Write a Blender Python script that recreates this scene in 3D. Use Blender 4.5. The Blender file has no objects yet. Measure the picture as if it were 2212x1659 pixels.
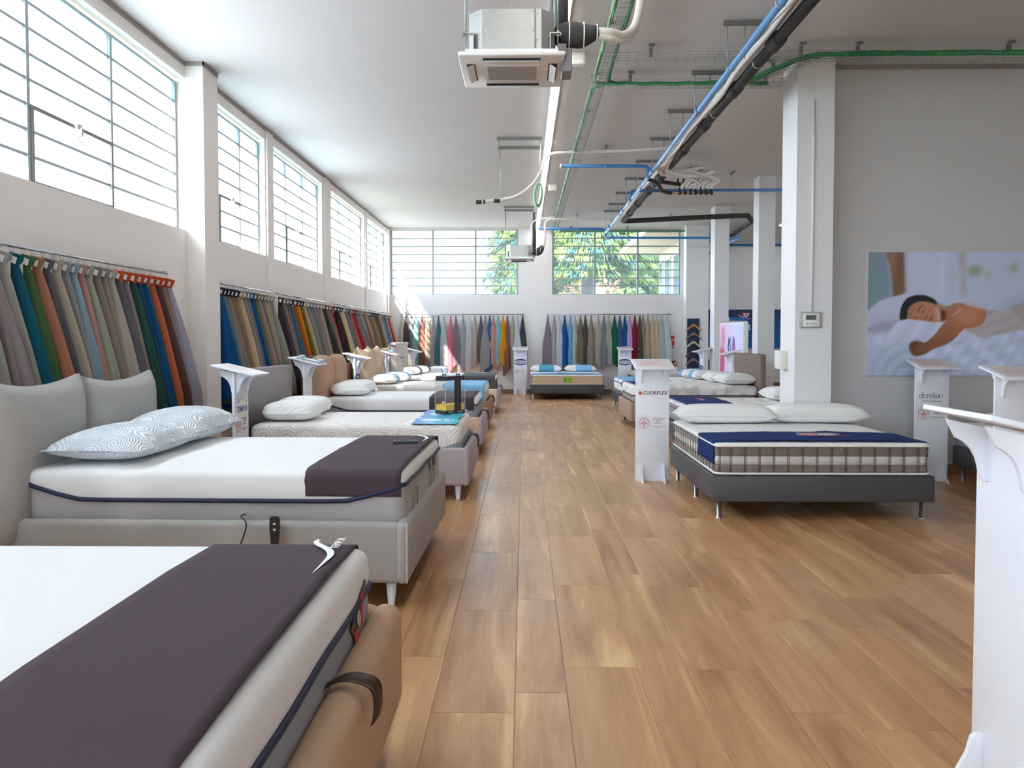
import bpy, bmesh, math, random
import numpy as np
from mathutils import Vector, Matrix
random.seed(7)
S = bpy.context.scene
COL = S.collection
PI = math.pi
EXPOSURE, SKY, SUN, LED = 1.36, 4.4, 15, 7
# ------------------------------------------------------------------ camera
FPX, CX, CY = 1790.0, 1106.0, 795.0
YAW, PITCH = math.radians(0.80), math.radians(2.08)
EYE = Vector((0, 0, 1.5))
_F = Vector((-math.sin(YAW)*math.cos(PITCH), math.cos(YAW)*math.cos(PITCH), -math.sin(PITCH)))
_R = Vector((math.cos(YAW), math.sin(YAW), 0))
_U = _R.cross(_F)
cam = bpy.data.cameras.new('camera'); camo = bpy.data.objects.new('camera', cam); COL.objects.link(camo)
cam.sensor_width = 36; cam.lens = FPX/2212*36; cam.shift_y = (CY-829.5)/2212
cam.clip_start = .05; cam.clip_end = 400
m = Matrix((( _R.x, _U.x, -_F.x, 0), (_R.y, _U.y, -_F.y, 0), (_R.z, _U.z, -_F.z, 1.5), (0, 0, 0, 1)))
camo.matrix_world = m
S.camera = camo
def W(px, py, X=None, Y=None, Z=None):
    """point where the sight line through a photograph pixel meets a world plane"""
    d = _F*FPX + _R*(px-CX) - _U*(py-CY)
    t = (X/d.x) if X is not None else (Y/d.y) if Y is not None else ((Z-1.5)/d.z)
    return EYE + d*t
def wx(px, Y, py=760): return W(px, py, Y=Y).x
def wz(py, Y, px=1131): return W(px, py, Y=Y).z
# ------------------------------------------------------------------ light
S.view_settings.view_transform = 'Standard'; S.view_settings.look = 'None'
S.view_settings.gamma = 1; S.view_settings.use_curve_mapping = False
S.view_settings.exposure = EXPOSURE
w = bpy.data.worlds.new('sky'); S.world = w; w.use_nodes = True
nt = w.node_tree; nt.nodes.clear()
wo = nt.nodes.new('ShaderNodeOutputWorld'); bg = nt.nodes.new('ShaderNodeBackground')
tc = nt.nodes.new('ShaderNodeTexCoord'); sx = nt.nodes.new('ShaderNodeSeparateXYZ'); cr = nt.nodes.new('ShaderNodeValToRGB')
nt.links.new(tc.outputs['Generated'], sx.inputs[0]); nt.links.new(sx.outputs[2], cr.inputs[0])
cr.color_ramp.elements[0].position = 0; cr.color_ramp.elements[0].color = (.84, .92, 1, 1)
cr.color_ramp.elements[1].position = .8; cr.color_ramp.elements[1].color = (.48, .68, 1, 1)
nt.links.new(cr.outputs[0], bg.inputs[0]); bg.inputs[1].default_value = SKY
nt.links.new(bg.outputs[0], wo.inputs[0])
sun = bpy.data.lights.new('sun', 'SUN'); sun.energy = SUN; sun.angle = math.radians(1.5); sun.color = (1, .93, .82)
so = bpy.data.objects.new('sun', sun); COL.objects.link(so)
so.rotation_euler = Vector((.48, 1, -.78)).to_track_quat('-Z', 'Y').to_euler()
so.location = (-12, -20, 18)
def portal(loc, rot, sx_, sy_):
    l = bpy.data.lights.new('window_portal', 'AREA'); l.shape = 'RECTANGLE'; l.size = sx_; l.size_y = sy_
    l.energy = 1; l.cycles.is_portal = True
    o = bpy.data.objects.new('window_portal', l); COL.objects.link(o); o.location = loc; o.rotation_euler = rot
S.cycles.max_bounces = 10; S.cycles.diffuse_bounces = 6; S.cycles.glossy_bounces = 3
S.cycles.transmission_bounces = 5; S.cycles.transparent_max_bounces = 12
S.cycles.caustics_reflective = False; S.cycles.caustics_refractive = False
S.cycles.sample_clamp_indirect = 6
S.cycles.use_denoising = True
# ------------------------------------------------------------------ materials
MATS = {}
def srgb(r, g=None, b=None):
    if g is None: r, g, b = r
    f = lambda c: (c/255/12.92) if c/255 <= .04045 else ((c/255+.055)/1.055)**2.4
    return (f(r), f(g), f(b), 1)
def mat(name, col, rough=.6, metal=0, var=0, vscale=8, bump=0, bscale=60, emit=0, spec=.5, sheen=0, stretch=None, coat=0):
    if name in MATS: return MATS[name]
    if len(col) == 3: col = tuple(col)+(1,)
    m = bpy.data.materials.new(name); m.use_nodes = True; nt = m.node_tree; n = nt.nodes; L = nt.links
    b = n['Principled BSDF']; b.inputs['Base Color'].default_value = col; b.inputs['Roughness'].default_value = rough
    b.inputs['Metallic'].default_value = metal; b.inputs['Specular IOR Level'].default_value = spec
    if sheen: b.inputs['Sheen Weight'].default_value = sheen
    if coat: b.inputs['Coat Weight'].default_value = coat
    if emit: b.inputs['Emission Color'].default_value = col; b.inputs['Emission Strength'].default_value = emit
    if var or bump:
        t = n.new('ShaderNodeTexCoord'); mp = n.new('ShaderNodeMapping'); L.new(t.outputs['Object'], mp.inputs[0])
        if stretch: mp.inputs['Scale'].default_value = stretch
    if var:
        no = n.new('ShaderNodeTexNoise'); no.inputs['Scale'].default_value = vscale; no.inputs['Detail'].default_value = 5
        L.new(mp.outputs[0], no.inputs[0])
        mx = n.new('ShaderNodeMix'); mx.data_type = 'RGBA'; L.new(no.outputs[0], mx.inputs['Factor'])
        mx.inputs[6].default_value = tuple(c*(1-var) for c in col[:3])+(1,)
        mx.inputs[7].default_value = tuple(min(1, c*(1+var)) for c in col[:3])+(1,)
        L.new(mx.outputs[2], b.inputs['Base Color'])
    if bump:
        n2 = n.new('ShaderNodeTexNoise'); n2.inputs['Scale'].default_value = bscale; n2.inputs['Detail'].default_value = 3
        L.new(mp.outputs[0], n2.inputs[0])
        bp = n.new('ShaderNodeBump'); bp.inputs['Strength'].default_value = bump; bp.inputs['Distance'].default_value = .01
        L.new(n2.outputs[0], bp.inputs['Height']); L.new(bp.outputs[0], b.inputs['Normal'])
    MATS[name] = m; return m
def quilt(name, col, scale=5, freq=60, strength=.6, rough=.8, dist=.012, kind='rings', line=None):
    """stitched relief: concentric arcs (rings) or waved ribs"""
    if name in MATS: return MATS[name]
    m = mat(name, col, rough, spec=.3); nt = m.node_tree; n = nt.nodes; L = nt.links; b = n['Principled BSDF']
    t = n.new('ShaderNodeTexCoord')
    if kind == 'rings':
        v = n.new('ShaderNodeTexVoronoi'); v.inputs['Scale'].default_value = scale; v.inputs['Randomness'].default_value = .55
        L.new(t.outputs['Object'], v.inputs['Vector']); src = v.outputs['Distance']
    elif kind == 'ribs':
        v = n.new('ShaderNodeTexWave'); v.inputs['Scale'].default_value = scale; v.inputs['Distortion'].default_value = 5
        v.inputs['Detail Scale'].default_value = .6; v.bands_direction = 'DIAGONAL'
        L.new(t.outputs['Object'], v.inputs['Vector']); src = v.outputs['Fac']
    else:
        v = n.new('ShaderNodeTexVoronoi'); v.inputs['Scale'].default_value = scale; v.feature = 'SMOOTH_F1'
        L.new(t.outputs['Object'], v.inputs['Vector']); src = v.outputs['Distance']
    if kind == 'rings':
        a = n.new('ShaderNodeMath'); a.operation = 'MULTIPLY'; a.inputs[1].default_value = freq; L.new(src, a.inputs[0])
        s = n.new('ShaderNodeMath'); s.operation = 'SINE'; L.new(a.outputs[0], s.inputs[0]); src = s.outputs[0]
    if line:
        mr = n.new('ShaderNodeMapRange'); mr.inputs[1].default_value = .60 if kind == 'cells' else -1; mr.inputs[2].default_value = .44 if kind == 'cells' else -.2; L.new(src, mr.inputs[0])
        mx = n.new('ShaderNodeMix'); mx.data_type = 'RGBA'; L.new(mr.outputs[0], mx.inputs[0]); mx.inputs[6].default_value = line; mx.inputs[7].default_value = col
        L.new(mx.outputs[2], b.inputs['Base Color'])
    bp = n.new('ShaderNodeBump'); bp.inputs['Strength'].default_value = strength; bp.inputs['Distance'].default_value = dist
    L.new(src, bp.inputs['Height']); L.new(bp.outputs[0], b.inputs['Normal'])
    return m
def vcol(name, rough=.5, spec=.4):
    m = mat(name, (1, 1, 1), rough, spec=spec); nt = m.node_tree
    a = nt.nodes.new('ShaderNodeVertexColor'); a.layer_name = 'print'
    nt.links.new(a.outputs[0], nt.nodes['Principled BSDF'].inputs['Base Color']); return m
def pane_mat(name, tint, trans=.4, frost=.5):
    m = bpy.data.materials.new(name); m.use_nodes = True; nt = m.node_tree; n = nt.nodes; n.clear(); L = nt.links
    o = n.new('ShaderNodeOutputMaterial'); t = n.new('ShaderNodeBsdfTransparent'); t.inputs[0].default_value = tint
    tl = n.new('ShaderNodeBsdfTranslucent'); tl.inputs[0].default_value = tint
    g = n.new('ShaderNodeBsdfGlossy'); g.inputs['Roughness'].default_value = .05
    m1 = n.new('ShaderNodeMixShader'); m1.inputs[0].default_value = frost; L.new(t.outputs[0], m1.inputs[1]); L.new(tl.outputs[0], m1.inputs[2])
    m2 = n.new('ShaderNodeMixShader'); m2.inputs[0].default_value = .05
    L.new(m1.outputs[0], m2.inputs[1]); L.new(g.outputs[0], m2.inputs[2]); L.new(m2.outputs[0], o.inputs[0])
    MATS[name] = m; return m
# ------------------------------------------------------------------ mesh helpers
class MB:
    def __init__(s): s.v = []; s.f = []; s.mi = []; s.sm = []
    def add(s, v, f, mi=0, smooth=False):
        o = len(s.v); s.v += [tuple(p) for p in v]; s.f += [tuple(i+o for i in q) for q in f]
        s.mi += [mi]*len(f); s.sm += [smooth]*len(f); return s
    def box(s, x0, x1, y0, y1, z0, z1, mi=0, M=None):
        v = [(x, y, z) for z in (z0, z1) for y in (y0, y1) for x in (x0, x1)]
        if M: v = [M @ Vector(p) for p in v]
        return s.add(v, [(0, 2, 3, 1), (4, 5, 7, 6), (0, 1, 5, 4), (2, 6, 7, 3), (0, 4, 6, 2), (1, 3, 7, 5)], mi)
    def bbox(s, x0, x1, y0, y1, z0, z1, r=.02, seg=3, mi=0, M=None):
        """rounded box"""
        bm = bmesh.new(); bmesh.ops.create_cube(bm, size=1)
        for v in bm.verts: v.co = Vector(((x0+x1)/2+v.co.x*(x1-x0), (y0+y1)/2+v.co.y*(y1-y0), (z0+z1)/2+v.co.z*(z1-z0)))
        bmesh.ops.bevel(bm, geom=bm.edges[:], offset=r, segments=seg, profile=.5, affect='EDGES')
        bm.verts.index_update()
        v = [(M @ q.co if M else q.co.copy()) for q in bm.verts]; f = [[q.index for q in p.verts] for p in bm.faces]
        bm.free(); return s.add(v, f, mi, seg > 1)
    def prism(s, pts, a0, a1, axis='z', mi=0, M=None):
        """extrude a 2-D outline along an axis; pts are the two other coordinates in xyz order"""
        def put(p, a): return (p[0], p[1], a) if axis == 'z' else (p[0], a, p[1]) if axis == 'y' else (a, p[0], p[1])
        n = len(pts); v = [put(p, a0) for p in pts]+[put(p, a1) for p in pts]
        if M: v = [M @ Vector(p) for p in v]
        return s.add(v, [tuple(range(n))[::-1], tuple(range(n, 2*n))]+[(i, (i+1) % n, n+(i+1) % n, n+i) for i in range(n)], mi)
    def tube(s, pts, r, seg=8, mi=0, closed=False, cap=True):
        pts = [Vector(p) for p in pts]; n = len(pts); rr = r if isinstance(r, (list, tuple)) else [r]*n
        v = []; f = []; up = None
        for i, p in enumerate(pts):
            a = pts[i-1] if (i or closed) else p; b = pts[(i+1) % n] if (i < n-1 or closed) else p
            t = (b-a).normalized() if (b-a).length > 1e-9 else Vector((0, 0, 1))
            if up is None: up = Vector((0, 0, 1)) if abs(t.z) < .9 else Vector((1, 0, 0))
            e1 = (up - t*up.dot(t))
            if e1.length < 1e-4: e1 = t.orthogonal()
            e1.normalize(); e2 = t.cross(e1); up = e1
            for k in range(seg):
                c = 2*PI*k/seg; v.append(p+(e1*math.cos(c)+e2*math.sin(c))*rr[i])
        for i in range(n if closed else n-1):
            j = (i+1) % n
            for k in range(seg): f.append((i*seg+k, i*seg+(k+1) % seg, j*seg+(k+1) % seg, j*seg+k))
        if cap and not closed: f += [tuple(range(seg))[::-1], tuple(range((n-1)*seg, n*seg))]
        return s.add(v, f, mi, True)
    def lathe(s, prof, c=(0, 0), seg=16, mi=0, smooth=True):
        v = []; f = []; n = len(prof)
        for r, z in prof:
            for k in range(seg): v.append((c[0]+r*math.cos(2*PI*k/seg), c[1]+r*math.sin(2*PI*k/seg), z))
        for i in range(n-1):
            for k in range(seg): f.append((i*seg+k, i*seg+(k+1) % seg, (i+1)*seg+(k+1) % seg, (i+1)*seg+k))
        f += [tuple(range(seg))[::-1], tuple(range((n-1)*seg, n*seg))]
        return s.add(v, f, mi, smooth)
    def loft(s, rings, closed=True, cap0=False, cap1=False, mi=0, smooth=True):
        n = len(rings[0]); v = [p for r in rings for p in r]; f = []
        for i in range(len(rings)-1):
            for k in range(n if closed else n-1): f.append((i*n+k, i*n+(k+1) % n, (i+1)*n+(k+1) % n, (i+1)*n+k))
        if cap0: f.append(tuple(range(n))[::-1])
        if cap1: f.append(tuple(range((len(rings)-1)*n, len(rings)*n)))
        return s.add(v, f, mi, smooth)
    def mesh(s, name, mats):
        me = bpy.data.meshes.new(name); me.from_pydata([tuple(p) for p in s.v], [], s.f)
        for m in (mats if isinstance(mats, (list, tuple)) else [mats]): me.materials.append(m)
        me.polygons.foreach_set('material_index', s.mi); me.polygons.foreach_set('use_smooth', s.sm)
        me.update(); return me
    def build(s, name, mats, parent=None, **k):
        o = bpy.data.objects.new(name, s.mesh(name, mats)); COL.objects.link(o)
        if parent is not None: o.parent = parent
        for a, b in k.items(): o[a] = b
        return o
def thing(name, label, cat, loc=(0, 0, 0), rz=0, group=None):
    o = bpy.data.objects.new(name, None); COL.objects.link(o); o.location = loc; o.rotation_euler = (0, 0, rz)
    o.empty_display_size = .1
    o['label'] = label; o['category'] = cat
    if group: o['group'] = group
    return o
def tag(o, label, cat, group=None):
    o['label'] = label; o['category'] = cat
    if group: o['group'] = group
    return o
def struct(o, label=None):
    o['kind'] = 'structure'
    if label: o['label'] = label
    return o
def dup_tree(r, loc=None, rz=None, parent=None):
    c = r.copy(); COL.objects.link(c)
    if parent is not None: c.parent = parent
    if loc is not None: c.location = loc
    if rz is not None: c.rotation_euler = (0, 0, rz)
    for ch in list(r.children): dup_tree(ch, parent=c)
    return c
def bez(pts, n=8):
    """smooth Catmull-Rom path"""
    P = [Vector(p) for p in pts]; out = []
    for i in range(len(P)-1):
        p0 = P[max(i-1, 0)]; p1 = P[i]; p2 = P[i+1]; p3 = P[min(i+2, len(P)-1)]
        for k in range(n):
            t = k/n
            out.append(.5*((2*p1)+(-p0+p2)*t+(2*p0-5*p1+4*p2-p3)*t*t+(-p0+3*p1-3*p2+p3)*t**3))
    out.append(P[-1]); return out
_txtcache = {}
def text_mesh(body, size, ext=.0004, align='CENTER', sq=1.0):
    k = (body, size, ext, align, sq)
    if k in _txtcache: return _txtcache[k]
    c = bpy.data.curves.new('lettering', 'FONT'); c.body = body; c.size = size; c.extrude = ext; c.align_x = align; c.align_y = 'CENTER'
    c.resolution_u = 2; c.offset = .018*size
    o = bpy.data.objects.new('tmp', c); COL.objects.link(o); bpy.context.view_layer.update()
    me = bpy.data.meshes.new_from_object(o.evaluated_get(bpy.context.evaluated_depsgraph_get()))
    v = [(p.co.x*sq, p.co.y, p.co.z) for p in me.vertices]; f = [tuple(p.vertices) for p in me.polygons]
    bpy.data.objects.remove(o); bpy.data.meshes.remove(me); bpy.data.curves.remove(c)
    _txtcache[k] = (v, f); return v, f
def add_text(mb, body, size, M, mi=0, sq=1.0, ext=.0004, align='CENTER'):
    v, f = text_mesh(body, size, ext, align, sq)
    return mb.add([M @ Vector(p) for p in v], f, mi)
def print_grid(name, w_, h_, nx, ny, fn, parent, M, rough=.5, mname='print'):
    """flat print: colours carried by a fine grid in the plane x,y of M"""
    U, V = np.meshgrid(np.linspace(0, 1, nx+1), np.linspace(0, 1, ny+1))
    C = np.clip(fn(U, V), 0, 1)
    co = np.stack([U.ravel()*w_, V.ravel()*h_, np.zeros(U.size)], 1)
    R = np.array(M.to_3x3()); T = np.array(M.translation); co = co @ R.T + T
    idx = np.arange((nx+1)*(ny+1)).reshape(ny+1, nx+1)
    q = np.stack([idx[:-1, :-1], idx[:-1, 1:], idx[1:, 1:], idx[1:, :-1]], -1).reshape(-1, 4)
    me = bpy.data.meshes.new(name); me.vertices.add(len(co)); me.vertices.foreach_set('co', co.ravel())
    me.loops.add(q.size); me.loops.foreach_set('vertex_index', q.ravel())
    me.polygons.add(len(q)); me.polygons.foreach_set('loop_start', np.arange(0, q.size, 4))
    me.update(calc_edges=True)
    a = me.color_attributes.new('print', 'FLOAT_COLOR', 'POINT')
    a.data.foreach_set('color', np.concatenate([C.reshape(-1, 3), np.ones((U.size, 1))], 1).astype(np.float32).ravel())
    if mname not in MATS: vcol(mname, rough)
    me.materials.append(MATS[mname])
    o = bpy.data.objects.new(name, me); COL.objects.link(o)
    if parent is not None: o.parent = parent
    return o
# ------------------------------------------------------------------ surfaces
M_wall = mat('wall_paint', (.80, .775, .76), .75, bump=.08, bscale=180)
M_wallbounce = mat('wall_paint_warm_bounce', (.84, .775, .73), .75, bump=.08, bscale=180)  # wall paint with warm bounce light put into its colour
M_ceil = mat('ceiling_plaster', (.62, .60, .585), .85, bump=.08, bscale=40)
M_greystrip = mat('grey_strip_and_shadow', (.33, .30, .29), .9)  # real grey strip at the wall top; also paints the partition's beam shadow
M_col = mat('pillar_paint', (.78, .785, .80), .6, var=.03, vscale=3, stretch=(6, 6, .5))
M_steel = mat('steel_sash', (.36, .41, .43), .45, .2)
M_base = mat('baseboard_wood', (.24, .13, .065), .45, var=.2, vscale=20, stretch=(1, 1, 8))
M_galv = mat('galvanised', (.50, .51, .49), .42, .75, var=.12, vscale=14)
M_strut = mat('strut_steel', (.22, .225, .22), .5, .6)
M_rod = mat('threaded_rod', (.34, .40, .40), .4, .7)
M_chrome = mat('chrome', (.82, .82, .84), .28, .95)
M_white = mat('white_board', (.79, .82, .89), .38)
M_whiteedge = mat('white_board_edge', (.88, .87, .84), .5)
M_wplast = mat('white_plastic', (.82, .81, .79), .4)
M_black = mat('black_plastic', (.02, .021, .024), .4)
M_rubber = mat('black_insulation', (.040, .038, .038), .75, bump=.3, bscale=60)
M_bluep = mat('blue_pipe', (.035, .20, .50), .35)
M_bluepl = mat('blue_main_pipe', (.14, .34, .66), .3)
M_wtube = mat('white_insulated_tube', (.74, .70, .66), .65, bump=.25, bscale=50)
M_green = mat('green_cable', (.01, .27, .07), .45)
M_green2 = mat('bright_green_cable', (.10, .46, .11), .45)
M_wire = mat('tray_wire', (.34, .36, .33), .4, .7)
M_navy = mat('navy_piping', (.012, .018, .06), .6)
M_print = vcol('print', .5)
M_ink = mat('navy_ink', (.012, .045, .16), .6)
M_inkw = mat('white_ink', (.88, .88, .90), .6)
M_inkr = mat('red_ink', (.62, .04, .07), .6)
M_inkg = mat('grey_ink', (.22, .22, .25), .6)
M_inkp = mat('rose_ink', (.62, .24, .28), .6)
M_red = mat('red', (.72, .02, .02), .45)

# wood-look floor planks: one material, colour shifts per plank, grain along y
def wood():
    m = bpy.data.materials.new('plank_wood'); m.use_nodes = True; nt = m.node_tree; n = nt.nodes; L = nt.links; b = n['Principled BSDF']
    oi = n.new('ShaderNodeObjectInfo'); g = n.new('ShaderNodeNewGeometry')
    sp = n.new('ShaderNodeVectorMath'); sp.operation = 'SCALE'; cb = n.new('ShaderNodeCombineXYZ')
    ml = n.new('ShaderNodeMath'); ml.operation = 'MULTIPLY'; ml.inputs[1].default_value = 37
    # planks joined into one mesh take their shift from a per-face value instead of the object's number
    at = n.new('ShaderNodeAttribute'); at.attribute_name = 'plank_id'
    ad = n.new('ShaderNodeMath'); ad.operation = 'ADD'; L.new(oi.outputs['Random'], ad.inputs[0]); L.new(at.outputs['Fac'], ad.inputs[1])
    fr = n.new('ShaderNodeMath'); fr.operation = 'FRACT'; L.new(ad.outputs[0], fr.inputs[0]); RND = fr.outputs[0]
    L.new(RND, ml.inputs[0]); L.new(ml.outputs[0], cb.inputs[0]); L.new(ml.outputs[0], cb.inputs[1])
    add = n.new('ShaderNodeVectorMath'); L.new(g.outputs['Position'], add.inputs[0]); L.new(cb.outputs[0], add.inputs[1])
    def mapped(sc):
        mp = n.new('ShaderNodeMapping'); mp.inputs['Scale'].default_value = sc; L.new(add.outputs[0], mp.inputs[0]); return mp.outputs[0]
    # broad flame figure
    n1 = n.new('ShaderNodeTexNoise'); n1.inputs['Scale'].default_value = 1; n1.inputs['Detail'].default_value = 3; n1.inputs['Distortion'].default_value = 1.1
    L.new(mapped((5.5, .45, 1)), n1.inputs[0])
    r1 = n.new('ShaderNodeValToRGB'); e = r1.color_ramp.elements
    e[0].position = .30; e[0].color = (.35, .165, .068, 1); e[1].position = .72; e[1].color = (.74, .47, .23, 1)
    q = e.new(.48); q.color = (.50, .262, .118, 1); q = e.new(.60); q.color = (.56, .308, .145, 1); q = e.new(.625); q.color = (.63, .36, .165, 1)
    L.new(n1.outputs[0], r1.inputs[0])
    # fine grain
    n2 = n.new('ShaderNodeTexNoise'); n2.inputs['Scale'].default_value = 1; n2.inputs['Detail'].default_value = 6; n2.inputs['Roughness'].default_value = .65
    L.new(mapped((70, 5, 1)), n2.inputs[0])
    mr = n.new('ShaderNodeMapRange'); mr.inputs[1].default_value = .3; mr.inputs[2].default_value = .7; mr.inputs[3].default_value = .88; mr.inputs[4].default_value = 1.08
    L.new(n2.outputs[0], mr.inputs[0])
    mx = n.new('ShaderNodeMix'); mx.data_type = 'RGBA'; mx.blend_type = 'MULTIPLY'; mx.inputs[0].default_value = 1
    L.new(r1.outputs[0], mx.inputs[6]); L.new(mr.outputs[0], mx.inputs[7])
    hs = n.new('ShaderNodeHueSaturation'); L.new(mx.outputs[2], hs.inputs['Color'])
    mv = n.new('ShaderNodeMapRange'); mv.inputs[3].default_value = .92; mv.inputs[4].default_value = 1.10; L.new(RND, mv.inputs[0])
    L.new(mv.outputs[0], hs.inputs['Value']); L.new(hs.outputs[0], b.inputs['Base Color'])
    b.inputs['Roughness'].default_value = .30; b.inputs['Specular IOR Level'].default_value = .5
    n3 = n.new('ShaderNodeTexNoise'); n3.inputs['Scale'].default_value = 6; L.new(add.outputs[0], n3.inputs[0])
    m3 = n.new('ShaderNodeMapRange'); m3.inputs[3].default_value = .24; m3.inputs[4].default_value = .40; L.new(n3.outputs[0], m3.inputs[0]); L.new(m3.outputs[0], b.inputs['Roughness'])
    bp = n.new('ShaderNodeBump'); bp.inputs['Strength'].default_value = .12; bp.inputs['Distance'].default_value = .004
    L.new(n2.outputs[0], bp.inputs['Height']); L.new(bp.outputs[0], b.inputs['Normal'])
    return m
M_wood = wood()
M_grout = mat('floor_joint', (.60, .42, .26), .7)

# ------------------------------------------------------------------ floor
XL, XG, ZC = -3.63, -3.77, 4.45          # wall face, glazing plane, ceiling height
YB = 22.3                                # far wall
fl = MB().box(-3.9, 11, -5.2, 27, -.12, -.004).build('floor', M_grout); struct(fl, 'wood-look plank floor')
bounds = [-.035]
i = 0
while bounds[-1] < 10.9: bounds.append(bounds[-1]+(.22 if i % 2 == 0 else .335)); i += 1
left = [-.035]; i = 0
while left[-1] > -3.6: left.append(left[-1]-(.335 if i % 2 == 0 else .22)); i += 1
bounds = left[::-1][:-1]+bounds
known = {-.37: 4.51, -.035: 4.70, .185: 4.98, .52: 3.97, .74: 3.71, 1.075: 3.28, 1.295: 3.14}
PL = 1.245
planks = []
for a, b in zip(bounds[:-1], bounds[1:]):
    ph = None
    for k, v in known.items():
        if abs(a-k) < .02: ph = v
    if ph is None: ph = random.random()*PL
    y = ph - PL*math.ceil((ph+5)/PL)
    while y < 26.5:
        y0, y1 = y, y+PL; y += PL
        if a > 3.3 and y0 > 9.1 and y1 < 22 and a > 4.9: continue
        cx, cy = (a+b)/2, (y0+y1)/2
        vis = cy > 2.2 and abs(cx+.1) < .64*cy+.3 and not (cy > 9.3 and cx > 4.9)
        planks.append((not vis, cy+abs(cx)*.3, a, b, y0, y1))
planks.sort()
def plank_geo(mb, a, b, y0, y1, o=(0, 0)):
    g, c = .0012, .0015
    x0, x1, u0, u1 = a+g-o[0], b-g-o[0], y0+g-o[1], y1-g-o[1]
    v = [(x0, u0, -.004), (x1, u0, -.004), (x1, u1, -.004), (x0, u1, -.004), (x0, u0, -.001), (x1, u0, -.001), (x1, u1, -.001), (x0, u1, -.001),
         (x0+c, u0+c, 0), (x1-c, u0+c, 0), (x1-c, u1-c, 0), (x0+c, u1-c, 0)]
    f = [(0, 1, 5, 4), (1, 2, 6, 5), (2, 3, 7, 6), (3, 0, 4, 7), (4, 5, 9, 8), (5, 6, 10, 9), (6, 7, 11, 10), (7, 4, 8, 11), (8, 9, 10, 11)]
    mb.add(v, f)
pm = {}
for q in planks[:300]:
    _, _, a, b, y0, y1 = q; k = round(b-a, 3)
    if k not in pm:
        mb = MB(); plank_geo(mb, 0, b-a, 0, PL); pm[k] = mb.mesh('plank', M_wood)
    o = bpy.data.objects.new('plank', pm[k]); COL.objects.link(o); o.parent = fl; o.location = (a, y0, 0)
mb = MB(); ids = []
for q in planks[300:]:
    plank_geo(mb, *q[2:]); ids += [random.random()]*9
rest = mb.build('far_planks', M_wood, fl, kind='stuff')
at = rest.data.attributes.new('plank_id', 'FLOAT', 'FACE'); at.data.foreach_set('value', ids)

# ------------------------------------------------------------------ ceiling and walls
struct(MB().box(-4.0, 11, -5.2, YB+.3, ZC, ZC+.2).box(4.66, 11, YB+.3, 26.3, ZC, ZC+.2).build('ceiling', M_ceil), 'white plaster ceiling')
# windows along the side wall: (y0, y1, number of columns)
SIDE = [(-4.6, .5, 4), (.9, 8.92, 6), (9.34, 11.66, 3), (12.0, 14.95, 3), (15.66, 18.92, 3), (19.2, 21.98, 3)]
ZS, ZT = 2.655, 4.28
wl = MB().box(-3.92, XL, -5.2, YB, -.1, ZS).box(-3.92, XL, -5.2, YB, ZT, ZC)
ys = [-5.2]+[v for s in SIDE for v in s[:2]]+[YB]
for a, b in zip(ys[::2], ys[1::2]): wl.box(-3.92, XL, a, b, ZS, ZT)
wallL = struct(wl.build('wall_left', M_wallbounce), 'white side wall below the high windows')
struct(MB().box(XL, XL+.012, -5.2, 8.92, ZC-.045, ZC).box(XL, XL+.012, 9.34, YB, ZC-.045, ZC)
       .box(XL, -3.418, 8.908, 8.92, ZC-.045, ZC).box(-3.43, -3.418, 8.908, 9.34, ZC-.045, ZC).build('trim_1', M_greystrip), 'grey strip under the ceiling')
struct(MB().box(XL, -3.43, 8.92, 9.34, 0, ZC).build('pillar', M_wallbounce), 'square white pillar standing out of the window wall')
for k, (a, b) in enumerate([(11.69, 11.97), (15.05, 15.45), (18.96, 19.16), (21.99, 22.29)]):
    struct(MB().box(XL, XL+.03, a, b, 0, ZC-.045).build('trim_%d' % (k+2), M_wallbounce), 'slim white pilaster between two side windows')
# far wall with two ribbon windows
BW = [(wx(843.5, YB), wx(1119.5, YB)), (wx(1192.4, YB), wx(1469.5, YB))]
ZB0, ZB1 = 2.66, 4.41
XE = 4.27
wb = MB().box(-3.92, XE, YB, YB+.3, -.1, ZB0).box(-3.92, XE, YB, YB+.3, ZB1, ZC)
xs = [-3.92, BW[0][0], BW[0][1], BW[1][0], BW[1][1], XE]
for a, b in zip(xs[::2], xs[1::2]): wb.box(a, b, YB, YB+.3, ZB0, ZB1)
struct(wb.build('wall_back', M_wall), 'white end wall with two ribbon windows')
struct(MB().box(XE, 4.86, 21.9, YB+.3, 0, ZC).build('pillar', M_col), 'white pillar at the end of the back wall, frame samples on it')
struct(MB().box(4.86, 11, 26.0, 26.3, -.1, ZC).box(4.66, 4.86, YB+.3, 26.3, -.1, ZC).build('wall_deep', M_wall), 'wall of the deeper room behind the pillars')
struct(MB().box(11, 11.2, -5.2, 10, -.1, ZC).box(11, 11.2, 10, 25, -.1, 3.5).box(11, 11.2, 10, 25, 4.3, ZC).box(11, 11.2, 25, 27, -.1, ZC).build('wall_right', M_wall), 'far side wall')
struct(MB().box(-3.9, -3.2, -5.4, -5.2, -.1, ZC).box(3.4, 11.2, -5.4, -5.2, -.1, ZC).box(-3.2, 3.4, -5.4, -5.2, 3.2, ZC).box(-3.2, 3.4, -5.4, -5.2, -.1, .1).build('wall_front', M_wall), 'unseen front wall behind the viewer, opening added for daylight')  # large opening added out of view to brighten floor and stands
YP = 9.12                                  # partition with the poster
struct(MB().box(3.25, 11, YP, YP+.2, 0, ZC).build('wall_partition', mat('grey_wall_paint', (.56, .55, .55), .75, bump=.08, bscale=180)), 'grey-white partition wall carrying the large poster')
struct(MB().box(3.25, 11, YP-.006, YP, ZC-.05, ZC).build('trim_6', M_greystrip), 'grey strip for the beam shadow above the partition')  # dark strip painted in place of a beam's shadow
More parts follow.
